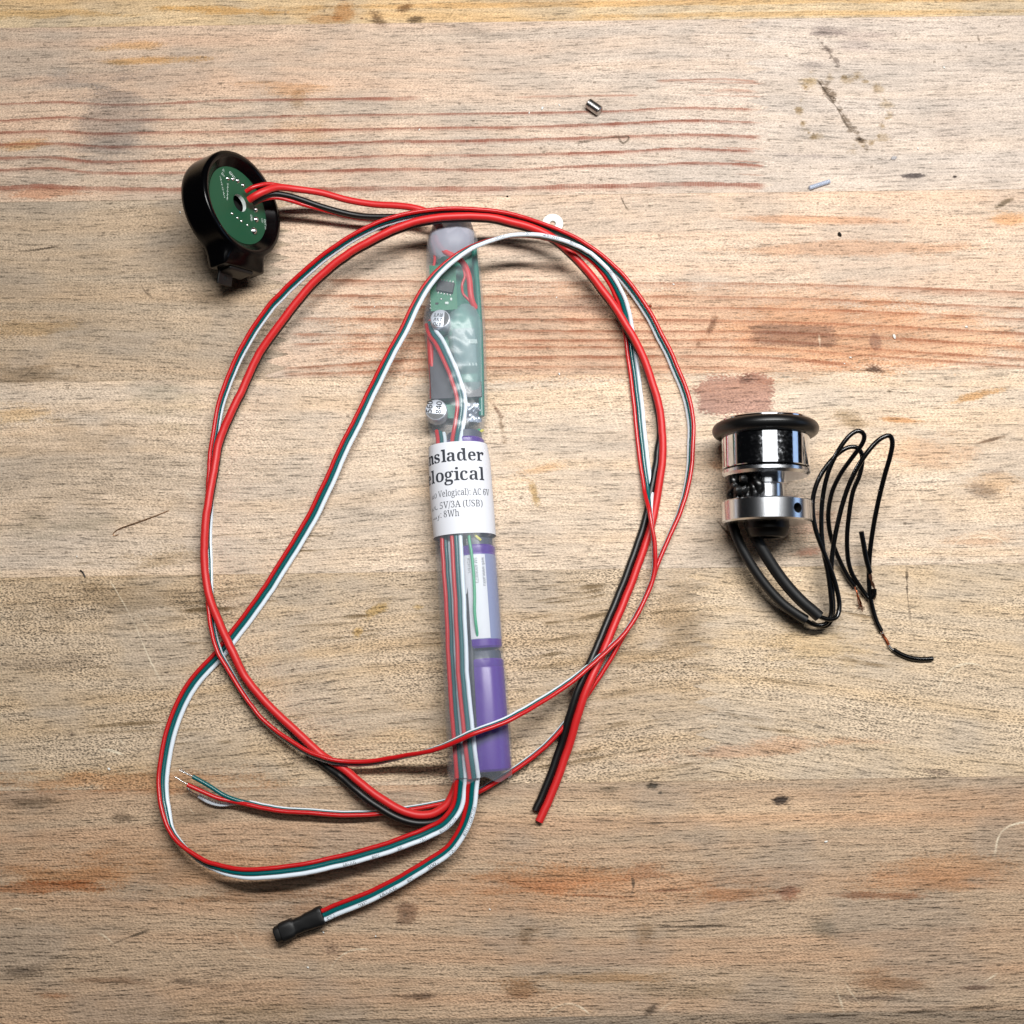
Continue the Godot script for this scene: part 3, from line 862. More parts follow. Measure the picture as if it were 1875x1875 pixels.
# print along a white wire: each word is [text, px, py] where it starts; «flip» writes it the other way round
func wire_print(host: Node3D, parent: Node3D, pts: PackedVector3Array, r: float, words: Array, em: float, flip := false, lean := 0.0) -> void:
	for w in words:
		var made := letters(w[0], em, "Droid Sans")
		var best := 0
		for i in pts.size():
			var q := cam_px(pts[i])
			if q.distance_squared_to(Vector2(w[1], w[2])) < cam_px(pts[best]).distance_squared_to(Vector2(w[1], w[2])):
				best = i
		var place := func(p: Vector2) -> Array:
			var s: float = (p.x - made[2].x) * (-1.6 if flip else 1.6) / 1.2
			var k := clampi(best - int(floor(s)) - 1, 0, pts.size() - 2)
			var f := ceilf(s) - s
			f = 1.0 - f if false else f
			var a := pts[k]
			var b := pts[k + 1]
			var mid := a.lerp(b, f)
			var t := (a - b).normalized() * (-1.0 if flip else 1.0)
			var side := t.cross(Vector3.UP).normalized()
			var up := side.cross(t)
			var ang: float = (p.y - (made[2].y + made[3].y) / 2.0) / r + lean
			var n := up * cos(ang) - side * sin(ang)
			return [mid + n * (r + 0.03) * MM - host.position, n]
		part("print", lettering(made, place), mats.wire_ink, parent)

func cam_px(p: Vector3) -> Vector2:
	var f := 937.5 / tan(deg_to_rad(25.0))
	var t := deg_to_rad(TILT)
	var d := p - EYE
	var z := d.dot(Vector3(0, -cos(t), -sin(t)))
	return Vector2(937.5 + d.x / z * f, 937.5 - d.dot(Vector3(0, sin(t), -cos(t))) / z * f)

func cables() -> void:
	var vinyl := [mats.red_vinyl, mats.green_vinyl, mats.white_vinyl]
	var names := ["red_wire", "green_wire", "white_wire"]
	# the long three core ribbon: out of the charger, round twice, to its stripped end
	var run := [[846, 1405, 11.5, 0], [843, 1432, 11, 0], [836, 1474, 10, -5], [818, 1502, 10, -10], [793, 1519, 9.5, -10], [742, 1541, 9.5, -10], [690, 1558, 9.5, -10], [620, 1576, 9.5, -5],
		[550, 1591, 10, 5], [470, 1600, 10, 20], [420, 1595, 9, 35], [370, 1577, 7.5, 60], [318, 1530, 5.5, 90], [300, 1470, 4, 125], [299, 1410, 3, 142], [317, 1330, 2.2, 155], [350, 1255, 1.6, 162],
		[410, 1185, 1.2, 165], [470, 1105, 1.4, 165], [534, 1011, 2, 165], [578, 938, 3, 172], [634, 811, 6, 190], [684, 711, 9, 202], [737, 610, 13, 210], [780, 525, 16.5, 216],
		[830, 475, 18.6, 222], [880, 447, 19.5, 235], [940, 431, 20, 250], [1000, 434, 19, 262], [1045, 449, 17.5, 275], [1085, 474, 14, 290], [1119, 513, 10.5, 315], [1143, 563, 6, 340],
		[1152, 610, 2.6, 355], [1157, 655, 1.6, 362], [1166, 736, 1.3, 362], [1175, 821, 1.3, 365], [1187, 896, 2, 380], [1192, 945, 4.6, 438], [1199, 1003, 4.4, 450], [1198, 1045, 3.6, 451],
		[1186, 1086, 3.4, 451], [1152, 1150, 4.5, 453], [1115, 1188, 6, 459], [1077, 1220, 7.5, 462], [1040, 1250, 9.5, 469], [990, 1284, 13.5, 472], [940, 1311, 18, 472], [900, 1328, 19.8, 470],
		[856, 1344, 20, 467], [800, 1371, 15.5, 459], [745, 1384, 10, 444], [695, 1394, 7, 434], [645, 1397, 6, 431], [595, 1389, 6, 431], [545, 1367, 5, 431], [507, 1341, 4, 434], [470, 1305, 3.4, 441],
		[441, 1263, 3.2, 447], [416, 1221, 4, 453], [401, 1193, 4.4, 457], [390, 1150, 3.6, 457], [384, 1100, 2.4, 461], [381, 1040, 2, 465], [380, 980, 2, 468], [381, 925, 2.4, 466], [384, 870, 3.2, 464], [389, 820, 4, 464],
		[404, 745, 5, 464], [430, 672, 6.5, 465], [457, 618, 8, 466], [494, 565, 10, 466], [531, 526, 12, 465], [573, 488, 14.5, 464], [616, 456, 16.5, 463], [658, 430, 18, 461], [701, 410, 19, 460], [750, 395, 19.6, 459],
		[795, 388, 19.6, 455], [837, 386, 19.2, 453], [893, 388, 17.5, 453], [948, 398, 14.5, 455], [988, 411, 11.5, 457], [1030, 428, 8.8, 461], [1073, 452, 6.5, 465], [1114, 485, 4.8, 469], [1154, 530, 3.6, 471],
		[1183, 572, 3, 472], [1207, 615, 2.6, 474], [1230, 662, 2.4, 474], [1255, 724, 2.4, 472], [1263, 765, 2.4, 471], [1265, 800, 2.4, 470], [1263, 848, 2.4, 467], [1256, 892, 2.4, 462], [1241, 948, 2.4, 457],
		[1222, 992, 2.4, 453], [1207, 1030, 2.4, 451], [1196, 1060, 2.4, 451], [1172, 1115, 2.4, 453], [1132, 1180, 2.4, 456], [1101, 1233, 2.4, 457], [1068, 1280, 2.4, 462], [1030, 1329, 2.4, 461], [1000, 1361, 2.4, 461],
		[968, 1389, 2.3, 461], [936, 1413, 2.3, 461], [904, 1434, 2.3, 461], [872, 1451, 2.3, 461], [830, 1463, 2.3, 461], [790, 1473, 2.2, 461], [735, 1484, 2.2, 461], [683, 1490, 2.4, 461], [620, 1489, 2.8, 461], [545, 1483, 3.2, 461],
		[490, 1478, 3.4, 461], [455, 1472, 3.4, 461]]
	var p := ribbon(run, [1.5, 0.0, -1.5])
	p[0].append_array(line([p[0][p[0].size() - 3], [425, 1467, 4.2], [398, 1461, 5], [374, 1451, 5.5], [343, 1437, 6]]))
	p[1].append_array(line([p[1][p[1].size() - 3], [430, 1464, 4.6], [408, 1455, 5], [383, 1439, 5.5], [353, 1422, 6]]))
	p[2].append_array(line([p[2][p[2].size() - 3], [435, 1470, 2.2], [405, 1473, 1.8], [383, 1468, 1.8], [364, 1457, 2]]))
	var c := thing("ribbon_cable", "long flat red, green and white three core cable looped twice round the bench", "cable", at(330, 1440))
	var w := strands(c, p, [0.76, 0.76, 0.78], names, vinyl)
	wire_print(c, w[2], p[2], 0.78, [["28AWG", 628, 1588], ["80°C", 684, 1570], ["300V", 727, 1555], ["VW-1", 768, 1540], ["CHENGXING", 802, 1517]], 1.25)
	wire_print(c, w[2], p[2], 0.78, [["STYLE", 908, 436], ["1007", 960, 428], ["28AWG", 998, 431], ["80°C", 1042, 447], ["300V", 1106, 503]], 1.1, true)
	# bare tinned ends
	for e in [[w[1], [353, 1422, 6], [342, 1417, 6], [329, 1410, 6]], [w[0], [344, 1437, 6], [334, 1432, 6.2], [320, 1424, 6.4]], [w[2], [364, 1457, 2], [354, 1452, 1.8], [343, 1443, 1.6]]]:
		for k in 3:
			var o := Vector3(rng.randf_range(-0.2, 0.2), rng.randf_range(-0.2, 0.2), rng.randf_range(-0.2, 0.2)) * MM
			var fan := o * 2.0
			part("conductor", tube(moved(line([at(e[1][0], e[1][1], e[1][2]) + o, at(e[2][0], e[2][1], e[2][2]) + o, at(e[3][0], e[3][1], e[3][2]) + fan]), -c.position), 0.16 * MM, 6), mats.tin, e[0])
	# the short ribbon with the sensor
	var short := [[868, 1405, 11.5, 0], [865, 1438, 11, 0], [862, 1478, 10, -20], [848, 1520, 9, -38], [823, 1555, 8, -42], [780, 1583, 7, -40], [731, 1613, 6, -36], [686, 1637, 5.2, -28], [650, 1653, 4.6, -16], [617, 1667, 4, -8], [590, 1678, 3.6, 0], [570, 1686, 3.5, 0]]
	var q := ribbon(short, [1.5, 0.0, -1.5])
	var s := thing("sensor_cable", "short flat red, green and white cable ending in a black sensor", "cable", at(560, 1690))
	w = strands(s, q, [0.76, 0.76, 0.78], names, vinyl)
	wire_print(s, w[2], q[2], 0.78, [["STYLE", 601, 1685], ["1007", 655, 1658], ["28AWG", 695, 1640], ["80°C", 746, 1612], ["300V", 785, 1588], ["VW-1", 820, 1562], ["CHENGXING", 847, 1527]], 1.3)
	sensor(s)
	# the thick red and black pair
	var red := [[840, 1405, 6.5, 0], [836, 1432, 6.5, 0], [829, 1452, 6.5, 0], [813, 1477, 6.5, 5], [783, 1493, 6.6, 10], [745, 1488, 6.6, 5], [708, 1467, 6, -5], [665, 1436, 5, -5], [632, 1410, 4, 10], [588, 1381, 3, 35], [545, 1343, 3.4, 62],
		[495, 1296, 4.2, 80], [451, 1241, 5, 84], [426, 1190, 6.2, 84], [401, 1140, 5.4, 84], [386, 1103, 4.6, 84], [377, 1060, 4.2, 84], [374, 1015, 4.6, 84], [376, 965, 5.4, 84], [380, 930, 5.6, 84], [390, 871, 5.2, 84],
		[403, 808, 5, 84], [423, 755, 6, 84], [445, 710, 6.5, 84], [472, 652, 8, 84], [505, 601, 10, 84], [543, 552, 12, 84], [584, 509, 14, 84], [627, 473, 16, 84], [669, 446, 17.5, 84], [712, 423, 18.6, 84], [760, 405, 19, 84],
		[800, 397, 19, 84], [837, 394, 18.6, 84], [893, 396, 17, 84], [934, 405, 15.5, 84], [976, 417, 14, 84], [1010, 434, 12.6, 84], [1043, 461, 11.4, 84], [1073, 493, 10.6, 84], [1101, 529, 10, 86], [1127, 565, 9.4, 86],
		[1146, 595, 8.8, 86], [1163, 623, 8, 86], [1180, 657, 7, 86], [1194, 696, 6, 86], [1206, 736, 5.2, 95], [1212, 785, 4.4, 95], [1213, 833, 3.6, 129], [1208, 871, 3, 142], [1201, 916, 2.2, 157], [1192, 962, 1.7, 168],
		[1180, 1000, 1.5, 172], [1165, 1043, 1.5, 176], [1145, 1092, 1.7, 178], [1121, 1150, 2.6, 180], [1100, 1203, 4.4, 180], [1080, 1253, 5.9, 180], [1060, 1305, 5, 180], [1037, 1374, 2.4, 180], [1010, 1452, 1.5, 180], [988, 1505, 1.5, 180]]
	var r := ribbon(red, [0.0, -2.75])
	var cut: PackedVector3Array = r[1]
	r[1] = cut.slice(0, cut.size() - 4)
	var t := thing("power_cable", "thick red and black silicone cable pair in one loop, cut square below the charger", "cable", at(1060, 1300))
	strands(t, r, [1.42, 1.3], ["red_wire", "black_wire"], [mats.red_silicone, mats.black_silicone])
	# the lead from the round cap to the top of the charger
	var l := thing("cap_lead", "short bundle of three red wires and a black one from the round black cap", "cable", at(640, 380))
	var thin := line([[450, 351, 20.5], [461, 344, 21], [473, 340, 20.5], [490, 337, 19], [508, 339, 17.2], [525, 343, 15.6], [560, 349, 13], [588, 353, 11.4], [636, 364, 9.6], [684, 373, 9], [732, 378, 9.4], [764, 384, 9.8], [792, 397, 9.4], [815, 425, 9]])
	var thick := line([[456, 366, 20.5], [468, 358, 21.5], [484, 350, 21], [508, 343, 18.6], [540, 346, 15.6], [588, 353, 13], [636, 366, 11.2], [684, 374, 10.6], [732, 377, 11], [764, 382, 11.2], [790, 393, 10.6], [808, 420, 10]])
	var dark := line([[462, 372, 18.5], [478, 362, 18.5], [500, 355, 17], [525, 358, 15], [550, 365, 13], [588, 378, 10.4], [636, 391, 8.4], [668, 396, 7.8], [732, 397, 8], [765, 398, 8.4], [800, 410, 9], [815, 430, 9]])
	var under := line([[463, 374, 17.4], [480, 366, 17.2], [505, 362, 15.6], [530, 367, 14], [556, 375, 11.6], [604, 388, 8.6], [652, 399, 6.6], [700, 402, 6], [740, 402, 6.4], [790, 406, 7.6], [810, 430, 8]])
	strands(l, [thin, thick, dark, under], [0.8, 1.3, 1.15, 0.75], ["red_wire", "red_wire", "black_wire", "red_wire"], [mats.red_vinyl, mats.red_silicone, mats.black_silicone, mats.red_vinyl])

func sensor(host: Node3D) -> void:
	var a := at(592, 1675, 3.7)
	var b := at(505, 1712, 3.2)
	var d := (b - a).normalized()
	var side := d.cross(Vector3.UP).normalized()
	var up := side.cross(d)
	var length := a.distance_to(b) / MM
	var ring := func(s: float, w: float, h: float, power: float, shift := 0.0) -> PackedVector3Array:
		var row := PackedVector3Array()
		for k in 28:
			var t := TAU * k / 28
			var x := signf(cos(t)) * pow(absf(cos(t)), power) * w / 2.0 + shift
			var y := signf(sin(t)) * pow(absf(sin(t)), power) * h / 2.0
			row.append(a + d * s * MM + side * x * MM + up * y * MM - host.position)
		return row
	var rows := []
	for s in [[0.0, 5.8, 4.6], [0.3, 6.5, 5.1], [1.5, 6.5, 5.2], [3.4, 6.0, 5.0], [5.5, 5.8, 4.9], [7.2, 5.2, 4.7], [8.4, 5.3, 4.7], [9.6, 5.1, 4.6], [10.3, 5.2, 4.7], [10.9, 6.4, 5.4], [13.0, 6.6, 5.6], [14.6, 6.6, 5.6], [15.0, 6.3, 5.4]]:
		var row: PackedVector3Array = ring.call(s[0], s[1], s[2], 0.62)
		for k in row.size():
			row[k] += (up * rng.randf_range(-1, 1) + side * rng.randf_range(-1, 1)) * 0.07 * MM
		rows.append(row)
	part("sleeve", join([skin(rows), lid(rows[0], -d), lid(rows[-1], d)]), mats.black_sleeve, host)
	var tip := []
	for s in [[15.0, 5.2, 4.8], [15.3, 5.5, 5.0], [length - 0.5, 5.5, 5.0], [length, 5.0, 4.6]]:
		tip.append(ring.call(s[0], s[1], s[2], 0.75))
	part("sensor_body", join([skin(tip), lid(tip[-1], d)]), mat("sensor_black", Color(0.06, 0.052, 0.05), 0.55), host)

# ---------------------------------------------------------------- round cap with its circuit board
func cap() -> void:
	var mid := at(447, 372, 22.5)
	var view := (EYE - mid).normalized()
	var screen := (Vector3.RIGHT * 0.92 + Vector3(0, sin(deg_to_rad(TILT)), -cos(deg_to_rad(TILT))) * 0.39)
	screen = (screen - view * screen.dot(view)).normalized()
	var n := (view * 0.60 + screen * 0.80).normalized()
	var down := n.cross(view).normalized()
	if down.y > 0.0:
		down = -down
	var side := n.cross(down).normalized()
	if side.x > 0.0:
		side = -side
	# «side» points left on the photograph; the socket sits a little that way
	var o := thing("round_cap", "round glossy black cap with a green circuit board inside, leaning on its edge", "cap", Vector3(mid.x, 0, mid.z))
	var org := mid - o.position
	var spot := func(x: float, y: float, z: float) -> Vector3:
		return org + (down * x + side * y + n * z) * MM
	const R := 19.7
	const LEAN := 0.50
	const DEEP := 12.2
	var outline := func(bump: float, grow: float) -> PackedVector2Array:
		var line2 := PackedVector2Array()
		for k in 144:
			var a := TAU * k / 144
			var r := R + grow
			var d := a - LEAN
			if bump > 0.0 and cos(d) > 0.2:
				var edge := minf((23.6 + grow) / cos(d), (10.5 + grow) / maxf(absf(sin(d)), 0.001))
				var f := clampf((edge - r) / 4.0 * 0.5 + 0.5, 0.0, 1.0)
				r = lerpf(r, lerpf(r, edge, f) + 4.0 * f * (1.0 - f), bump)
			line2.append(Vector2(cos(a), sin(a)) * r)
		return line2
	var rows := []
	# from the board's edge up the sloping inner wall and over the lip, then down the outside and round the back
	for s in [[14.2, -3.2], [15.2, -2.3], [16.6, -1.2], [17.2, -0.45], [17.8, -0.08], [18.3, 0.0]]:
		var row := PackedVector3Array()
		for k in 144:
			row.append(spot.call(cos(TAU * k / 144) * s[0], sin(TAU * k / 144) * s[0], s[1]))
		rows.append(row)
	for s in [[0.0, -0.35, -0.15], [0.06, 0.0, -0.8], [0.25, 0.0, -1.7], [0.6, 0.0, -2.7], [0.92, 0.0, -3.7], [1.0, 0.0, -4.6], [1.0, 0.0, -8.0], [1.0, 0.0, -DEEP + 2.0], [1.0, -0.3, -DEEP + 0.6], [1.0, -1.1, -DEEP]]:
		var row := PackedVector3Array()
		for q in outline.call(s[0], s[1]):
			row.append(spot.call(q.x, q.y, s[2]))
		rows.append(row)
	part("shell", join([skin(rows.slice(5)), skin(rows.slice(0, 6), true, n), lid(rows[-1], -n)]), mats.black_gloss, o)
	# socket block and its small flap with a hole
	var far := func(x: float, y: float, z: float) -> Vector3:
		return spot.call(x * cos(LEAN) - y * sin(LEAN), x * sin(LEAN) + y * cos(LEAN), z)
	var fd := down * cos(LEAN) + side * sin(LEAN)
	var fs := side * cos(LEAN) - down * sin(LEAN)
	var sock := part("socket", box(Vector3(3.0, 12.0, 7.0), 0.5), mat("socket_black", Color(0.03, 0.03, 0.032), 0.5), o, far.call(23.2, 0.0, -8.5))
	sock.basis = Basis(fd, fs, fd.cross(fs))
	var flap := part("flap", box(Vector3(6.4, 7.0, 1.1), 0.2), mats.socket_black, o, far.call(25.2, 3.0, -11.0))
	flap.basis = Basis(fd, fs, fd.cross(fs)).rotated(fs, deg_to_rad(-20))
	var hole := part("hole", lathe(PackedVector2Array([Vector2(0, 0.03), Vector2(0.85, 0.03), Vector2(0.95, 0.0)]), 24), mats.void, flap)
	hole.position = Vector3(0.8, 0.2, 0.56 * signf(fd.cross(fs).dot(n))) * MM
	hole.rotation_degrees.x = 90 * signf(fd.cross(fs).dot(n))
	# circuit board
	var depth := -2.8
	var plane := mid + n * depth * MM
	var hub := on_plane(439, 371.5, plane, n) - o.position
	var rows2 := []
	for s in [[3.3, -1.6], [3.3, 0.0], [3.3, 0.0], [14.5, 0.0]]:
		var row := PackedVector3Array()
		for k in 72:
			var c: Vector3 = hub if s[0] < 10.0 else spot.call(0.0, 0.0, depth)
			row.append(c + (down * cos(TAU * k / 72) * s[0] + side * sin(TAU * k / 72) * s[0] + n * s[1]) * MM)
		rows2.append(row)
	var board := part("circuit_board", skin(rows2.slice(2), true, n), mats.pcb_cap, o)
	part("plated_hole", skin(rows2.slice(0, 2), true), mats.plating, board)
	var floor_row := PackedVector3Array()
	for k in 40:
		floor_row.append(spot.call(cos(TAU * k / 40) * 15.0, sin(TAU * k / 40) * 15.0, depth - 4.0))
	part("back_wall", lid(floor_row, n), mats.void, o)
	for s in [[417, 327, 0.8], [426, 328, 0.75], [435, 331, 0.95], [445, 339, 0.85], [468, 384, 1.15], [469, 402, 1.25], [465, 423, 1.5], [425, 391, 0.6], [435, 399, 0.55], [442, 405, 0.55], [453, 412, 0.5]]:
		var j := part("solder_joint", lathe(PackedVector2Array([Vector2(1.0, 0), Vector2(0.9, 0.22), Vector2(0.6, 0.5), Vector2(0.25, 0.75), Vector2(0, 0.82)]), 14), mats.tin, board, on_plane(s[0], s[1], plane, n) - o.position)
		j.basis = Basis(down, n, down.cross(n)).scaled(Vector3.ONE * s[2])
	# white print on the board
	for w in [["GND", 418, 317, 1.6, 14.0], ["D+", 404, 319, 1.4, 14.0], ["D-", 406, 312, 1.2, 14.0], ["+5V", 477, 398, 1.2, 98.0], ["OUT 5V", 482, 400, 1.3, 98.0], ["GND", 457, 392, 1.2, 98.0]]:
		var made := letters(w[0], w[3])
		var c := on_plane(w[1], w[2], plane, n) - o.position
		var right := (Vector3.RIGHT * cos(deg_to_rad(w[4])) - Vector3(0, sin(deg_to_rad(TILT)), -cos(deg_to_rad(TILT))) * sin(deg_to_rad(w[4])))
		right = (right - n * right.dot(n)).normalized()
		var up2 := n.cross(right)
		part("print", lettering(made, func(p: Vector2) -> Array: return [c + (right * p.x + up2 * p.y + n * 0.06) * MM, n]), mats.silk, board)
	for k in 28:
		# two columns of tiny printed marks down the left of the board
		var f := (k % 14) / 13.0
		var c := on_plane(lerpf(403.0, 411.0, f) if k < 14 else lerpf(417.0, 416.0, f), lerpf(323.0, 361.0, f) if k < 14 else lerpf(337.0, 366.0, f), plane, n) - o.position
		var m := part("mark", box(Vector3(0.16, 0.05, 0.3 + 0.3 * (k % 3)), 0.01), mats.silk, board, c + n * 0.04 * MM)
		m.basis = Basis(down, n, down.cross(n)).rotated(n, rng.randf_range(-0.4, 0.4))

# ---------------------------------------------------------------- stick charger in clear heat shrink
const SECTIONS := [[424, 788, 868, 13.0], [436, 783, 873, 14.2], [455, 781, 877, 15.0], [490, 780, 880, 15.0], [540, 780, 884, 15.0], [568, 778, 887, 15.6], [588, 774, 888, 16.0], [608, 776, 889, 15.8], [630, 779, 890, 15.2],
	[660, 782, 891, 15.0], [700, 784, 892, 15.2], [735, 784, 893, 15.2], [752, 779, 894, 15.4], [764, 778, 892, 15.0], [776, 783, 889, 14.4], [790, 787, 886, 14.2], [806, 787, 887, 15.0], [822, 786, 892, 16.4], [850, 786, 897, 17.0],
	[900, 788, 901, 17.0], [950, 792, 905, 17.0], [1000, 797, 908, 17.0], [1050, 800, 912, 17.0], [1100, 803, 916, 17.0], [1150, 806, 919, 17.0], [1192, 808, 921, 16.6], [1202, 809, 921, 16.4], [1212, 810, 924, 16.8], [1250, 812, 928, 17.0],
	[1300, 815, 932, 17.0], [1350, 817, 936, 17.0], [1400, 819, 938, 17.0], [1420, 820, 938, 16.4], [1431, 820, 938, 15.6]]
var axis_x: Vector3
var axis_z: Vector3

func sleeve_row(s: Array, grow := 0.0, from := 0.0, to := TAU, count := 56) -> PackedVector3Array:
	var h: float = s[3]
	var l := at(s[1], s[0], h * 0.48)
	var r := at(s[2], s[0], h * 0.48)
	var mid := (l + r) / 2.0
	mid.y = 0.0
	var w := (r - l).length() / 2.0 / MM + grow
	var row := PackedVector3Array()
	for k in count:
		var t := lerpf(from, to, k / float(count if to - from > 6.2 else count - 1))
		var x := signf(cos(t)) * pow(absf(cos(t)), 0.86) * w
		var y := signf(sin(t)) * pow(absf(sin(t)), 0.86) * (h / 2.0 + grow) + h / 2.0 + 0.15
		row.append(mid + axis_x * x * MM + Vector3.UP * maxf(y, 0.1) * MM)
	return row

func between(py: float) -> Array:
	for i in SECTIONS.size() - 1:
		if py <= SECTIONS[i + 1][0]:
			var f: float = (py - SECTIONS[i][0]) / float(SECTIONS[i + 1][0] - SECTIONS[i][0])
			return [py, lerpf(SECTIONS[i][1], SECTIONS[i + 1][1], f), lerpf(SECTIONS[i][2], SECTIONS[i + 1][2], f), lerpf(SECTIONS[i][3], SECTIONS[i + 1][3], f)]
	return SECTIONS[-1]

func charger() -> void:
	var top := at(828, 420)
	var end := at(879, 1430)
	axis_z = (end - top).normalized()
	axis_x = axis_z.cross(Vector3.UP).normalized() * -1.0
	if axis_x.x < 0.0:
		axis_x = -axis_x
	var o := thing("stick_charger", "long charger of batteries and boards in clear heat shrink with a printed white label", "charger", Vector3(at(855, 930).x, 0, at(855, 930).z))
	var lay := func(rows: Array) -> Array:
		for row in rows:
			for k in row.size():
				row[k] -= o.position
		return rows
	var put := func(px: float, py: float, h: float) -> Vector3:
		return at(px, py, h) - o.position
	var facing := Basis(axis_x, Vector3.UP, axis_z)
	# clear sleeve
	var n := FastNoiseLite.new()
	noise(n, 5, 0.35)
	var rows := []
	var py := 424.0
	while py < 1431.5:
		var row := sleeve_row(between(py))
		for k in row.size():
			var dent := n.get_noise_2d(k * 1.0, py * 0.12) * (0.12 if py > 1215 or (py > 830 and py < 1180) else 0.26)
			if py > 1418.0:
				row[k] += axis_z * n.get_noise_2d(k * 0.5, 3.0) * 1.6 * MM
			row[k] += (row[k] - Vector3(row[k].x, 0.008, row[k].z)).normalized() * dent * 0.25 * MM
			row[k].y = maxf(row[k].y + dent * 0.5 * MM, 0.0001)
		rows.append(row)
		py += 6.0 if py < 860.0 else 12.0
	lay.call(rows)
	var shrink := film("shrink_film", Color(0.78, 0.83, 0.88), 0.12, 0.22)
	shrink.metallic_specular = 0.3
	part("heat_shrink", skin(rows), shrink, o)
	# lump of hot glue in the top
	var lump := []
	for s in [[397, 828, 842, 6.0, 6.0], [400, 818, 850, 9.0, 3.0], [406, 808, 857, 11.0, 1.2], [416, 793, 864, 12.6, 0.4], [432, 786, 869, 13.4, 0.3], [452, 784, 868, 13.6, 0.4], [470, 790, 862, 12.0, 1.5], [482, 802, 845, 9.5, 3.5]]:
		var row := sleeve_row([s[0], s[1], s[2], s[3]], 0.0, 0.0, TAU, 36)
		for k in row.size():
			row[k] += Vector3(0, s[4] * 0.4 * MM, 0) + Vector3(rng.randf_range(-1, 1), rng.randf_range(-0.5, 1), rng.randf_range(-1, 1)) * 0.28 * MM
		lump.append(row)
	lay.call(lump)
	var glue := film("hot_glue", Color(0.72, 0.72, 0.78), 0.66, 0.45)
	part("glue_plug", join([skin(lump), lid(lump[0], -axis_z)]), glue, o)
	# main board along the right, with its parts
	var board := plate(o, "circuit_board", [[796, 452], [870, 452], [882, 766], [796, 766]], 3.2, 1.6, mats.pcb_pale, put)
	edge_strip(o, [[868, 455], [875, 540], [880, 640], [882, 762]], put)
	var module := plate(o, "charge_module", [[786, 486], [834, 488], [838, 566], [789, 570]], 10.6, 1.0, mats.pcb, put)
	piece(o, module, "chip", Vector3(6.2, 1.6, 4.2), mat("chip_black", Color(0.05, 0.052, 0.06), 0.4), put.call(816, 526, 11.9), facing, -14.0)
	for k in 5:
		for e in [-1.0, 1.0]:
			var pin := piece(o, module, "pin", Vector3(0.45, 0.4, 1.0), mats.tin, put.call(816, 526, 11.6) + Basis(Vector3.UP, deg_to_rad(-14)) * facing * Vector3((k - 2) * 1.15, 0, e * 2.6) * MM, facing, -14.0)
	for k in 7:
		piece(o, module, "pad", Vector3(0.9, 0.2, 0.5), mats.tin, put.call(832, 530 + k * 6.0, 11.4), facing, 0.0)
	for k in 6:
		piece(o, module, "pad", Vector3(0.7, 0.2, 0.5), mats.tin, put.call(789, 532 + k * 6.5, 11.3), facing, 0.0)
	for s in [[818, 555, 1.4, 1.0, "silk"], [808, 548, 1.0, 0.7, "tin"], [800, 556, 1.2, 0.8, "chip_black"], [826, 548, 0.8, 1.2, "silk"], [804, 500, 1.8, 2.4, "plating_gold"]]:
		piece(o, module, "component", Vector3(s[2], 0.7, s[3]), mat(s[4], Color(0.75, 0.65, 0.4), 0.4), put.call(s[0], s[1], 11.6), facing, 0.0)
	piece(o, board, "coil", Vector3(7.5, 4.4, 6.4), mats.chip_black, put.call(836, 440, 8.2), facing, 34.0)
	# round capacitors with printed tops
	capacitor(o, put.call(808, 594, 8.0), 3.7, 7.4, [["470", 0.0, -1.0, 0.52], ["25V", 0.0, 0.6, 0.52], ["RVT", 0.0, 2.2, 0.52]], 172.0, facing)
	capacitor(o, put.call(800, 757, 8.0), 4.0, 6.2, [["560", 0.0, -0.6, 0.72], ["840", 0.0, 2.2, 0.72]], 82.0, facing)
	# darker block, connector and crumpled foil further down
	piece(o, board, "dark_block", Vector3(8.4, 6.0, 19.0), mat("slate", Color(0.17, 0.17, 0.22), 0.5), put.call(809, 690, 6.0), facing, 0.0)
	piece(o, board, "white_block", Vector3(8.6, 5.0, 15.0), mat("smoke", Color(0.30, 0.42, 0.45), 0.4), put.call(851, 640, 7.6), facing, 0.0)
	for k in 3:
		piece(o, board, "pad", Vector3(1.1, 0.3, 1.8), mats.plating, put.call(861 + k * 5, 625, 10.4), facing, 4.0)
		piece(o, board, "pad", Vector3(0.6, 0.3, 1.2), mats.plating, put.call(860 + k * 6, 667, 10.4), facing, 4.0)
	piece(o, board, "socket", Vector3(6.6, 5.0, 6.0), mat("socket_dark", Color(0.10, 0.12, 0.16), 0.35), put.call(866, 717, 8.0), facing, 0.0)
	var foil := []
	for k in 9:
		var row := PackedVector3Array()
		for i in 9:
			row.append(put.call(852.0 + i * 3.4 + rng.randf_range(-1.2, 1.2) + k * 0.4, 738.0 + k * 4.4 + rng.randf_range(-1.2, 1.2), 9.0 + rng.randf_range(-0.9, 0.9) + sin(k * 0.8) * 0.8))
		foil.append(row)
	part("foil", skin(foil, false, Vector3.UP), mat("dull_foil", Color(0.72, 0.75, 0.8), 0.42, 0.75), o)
	# cloudy glue poured over the lower half of the board
	var pour := []
	for s in [[566, 836, 872, 10.0], [578, 822, 880, 12.6], [600, 820, 884, 13.4], [640, 824, 885, 13.0], [690, 836, 886, 12.8], [716, 846, 886, 11.6], [730, 856, 882, 9.0]]:
		var row := sleeve_row(s, 0.0, 0.0, TAU, 30)
		for k in row.size():
			row[k] += Vector3(rng.randf_range(-1, 1), rng.randf_range(-1, 1), rng.randf_range(-1, 1)) * 0.25 * MM
		pour.append(row)
	lay.call(pour)
	part("glue_fill", join([skin(pour), lid(pour[0], -axis_z)]), film("cloudy_glue", Color(0.62, 0.75, 0.75), 0.42, 0.5), o)
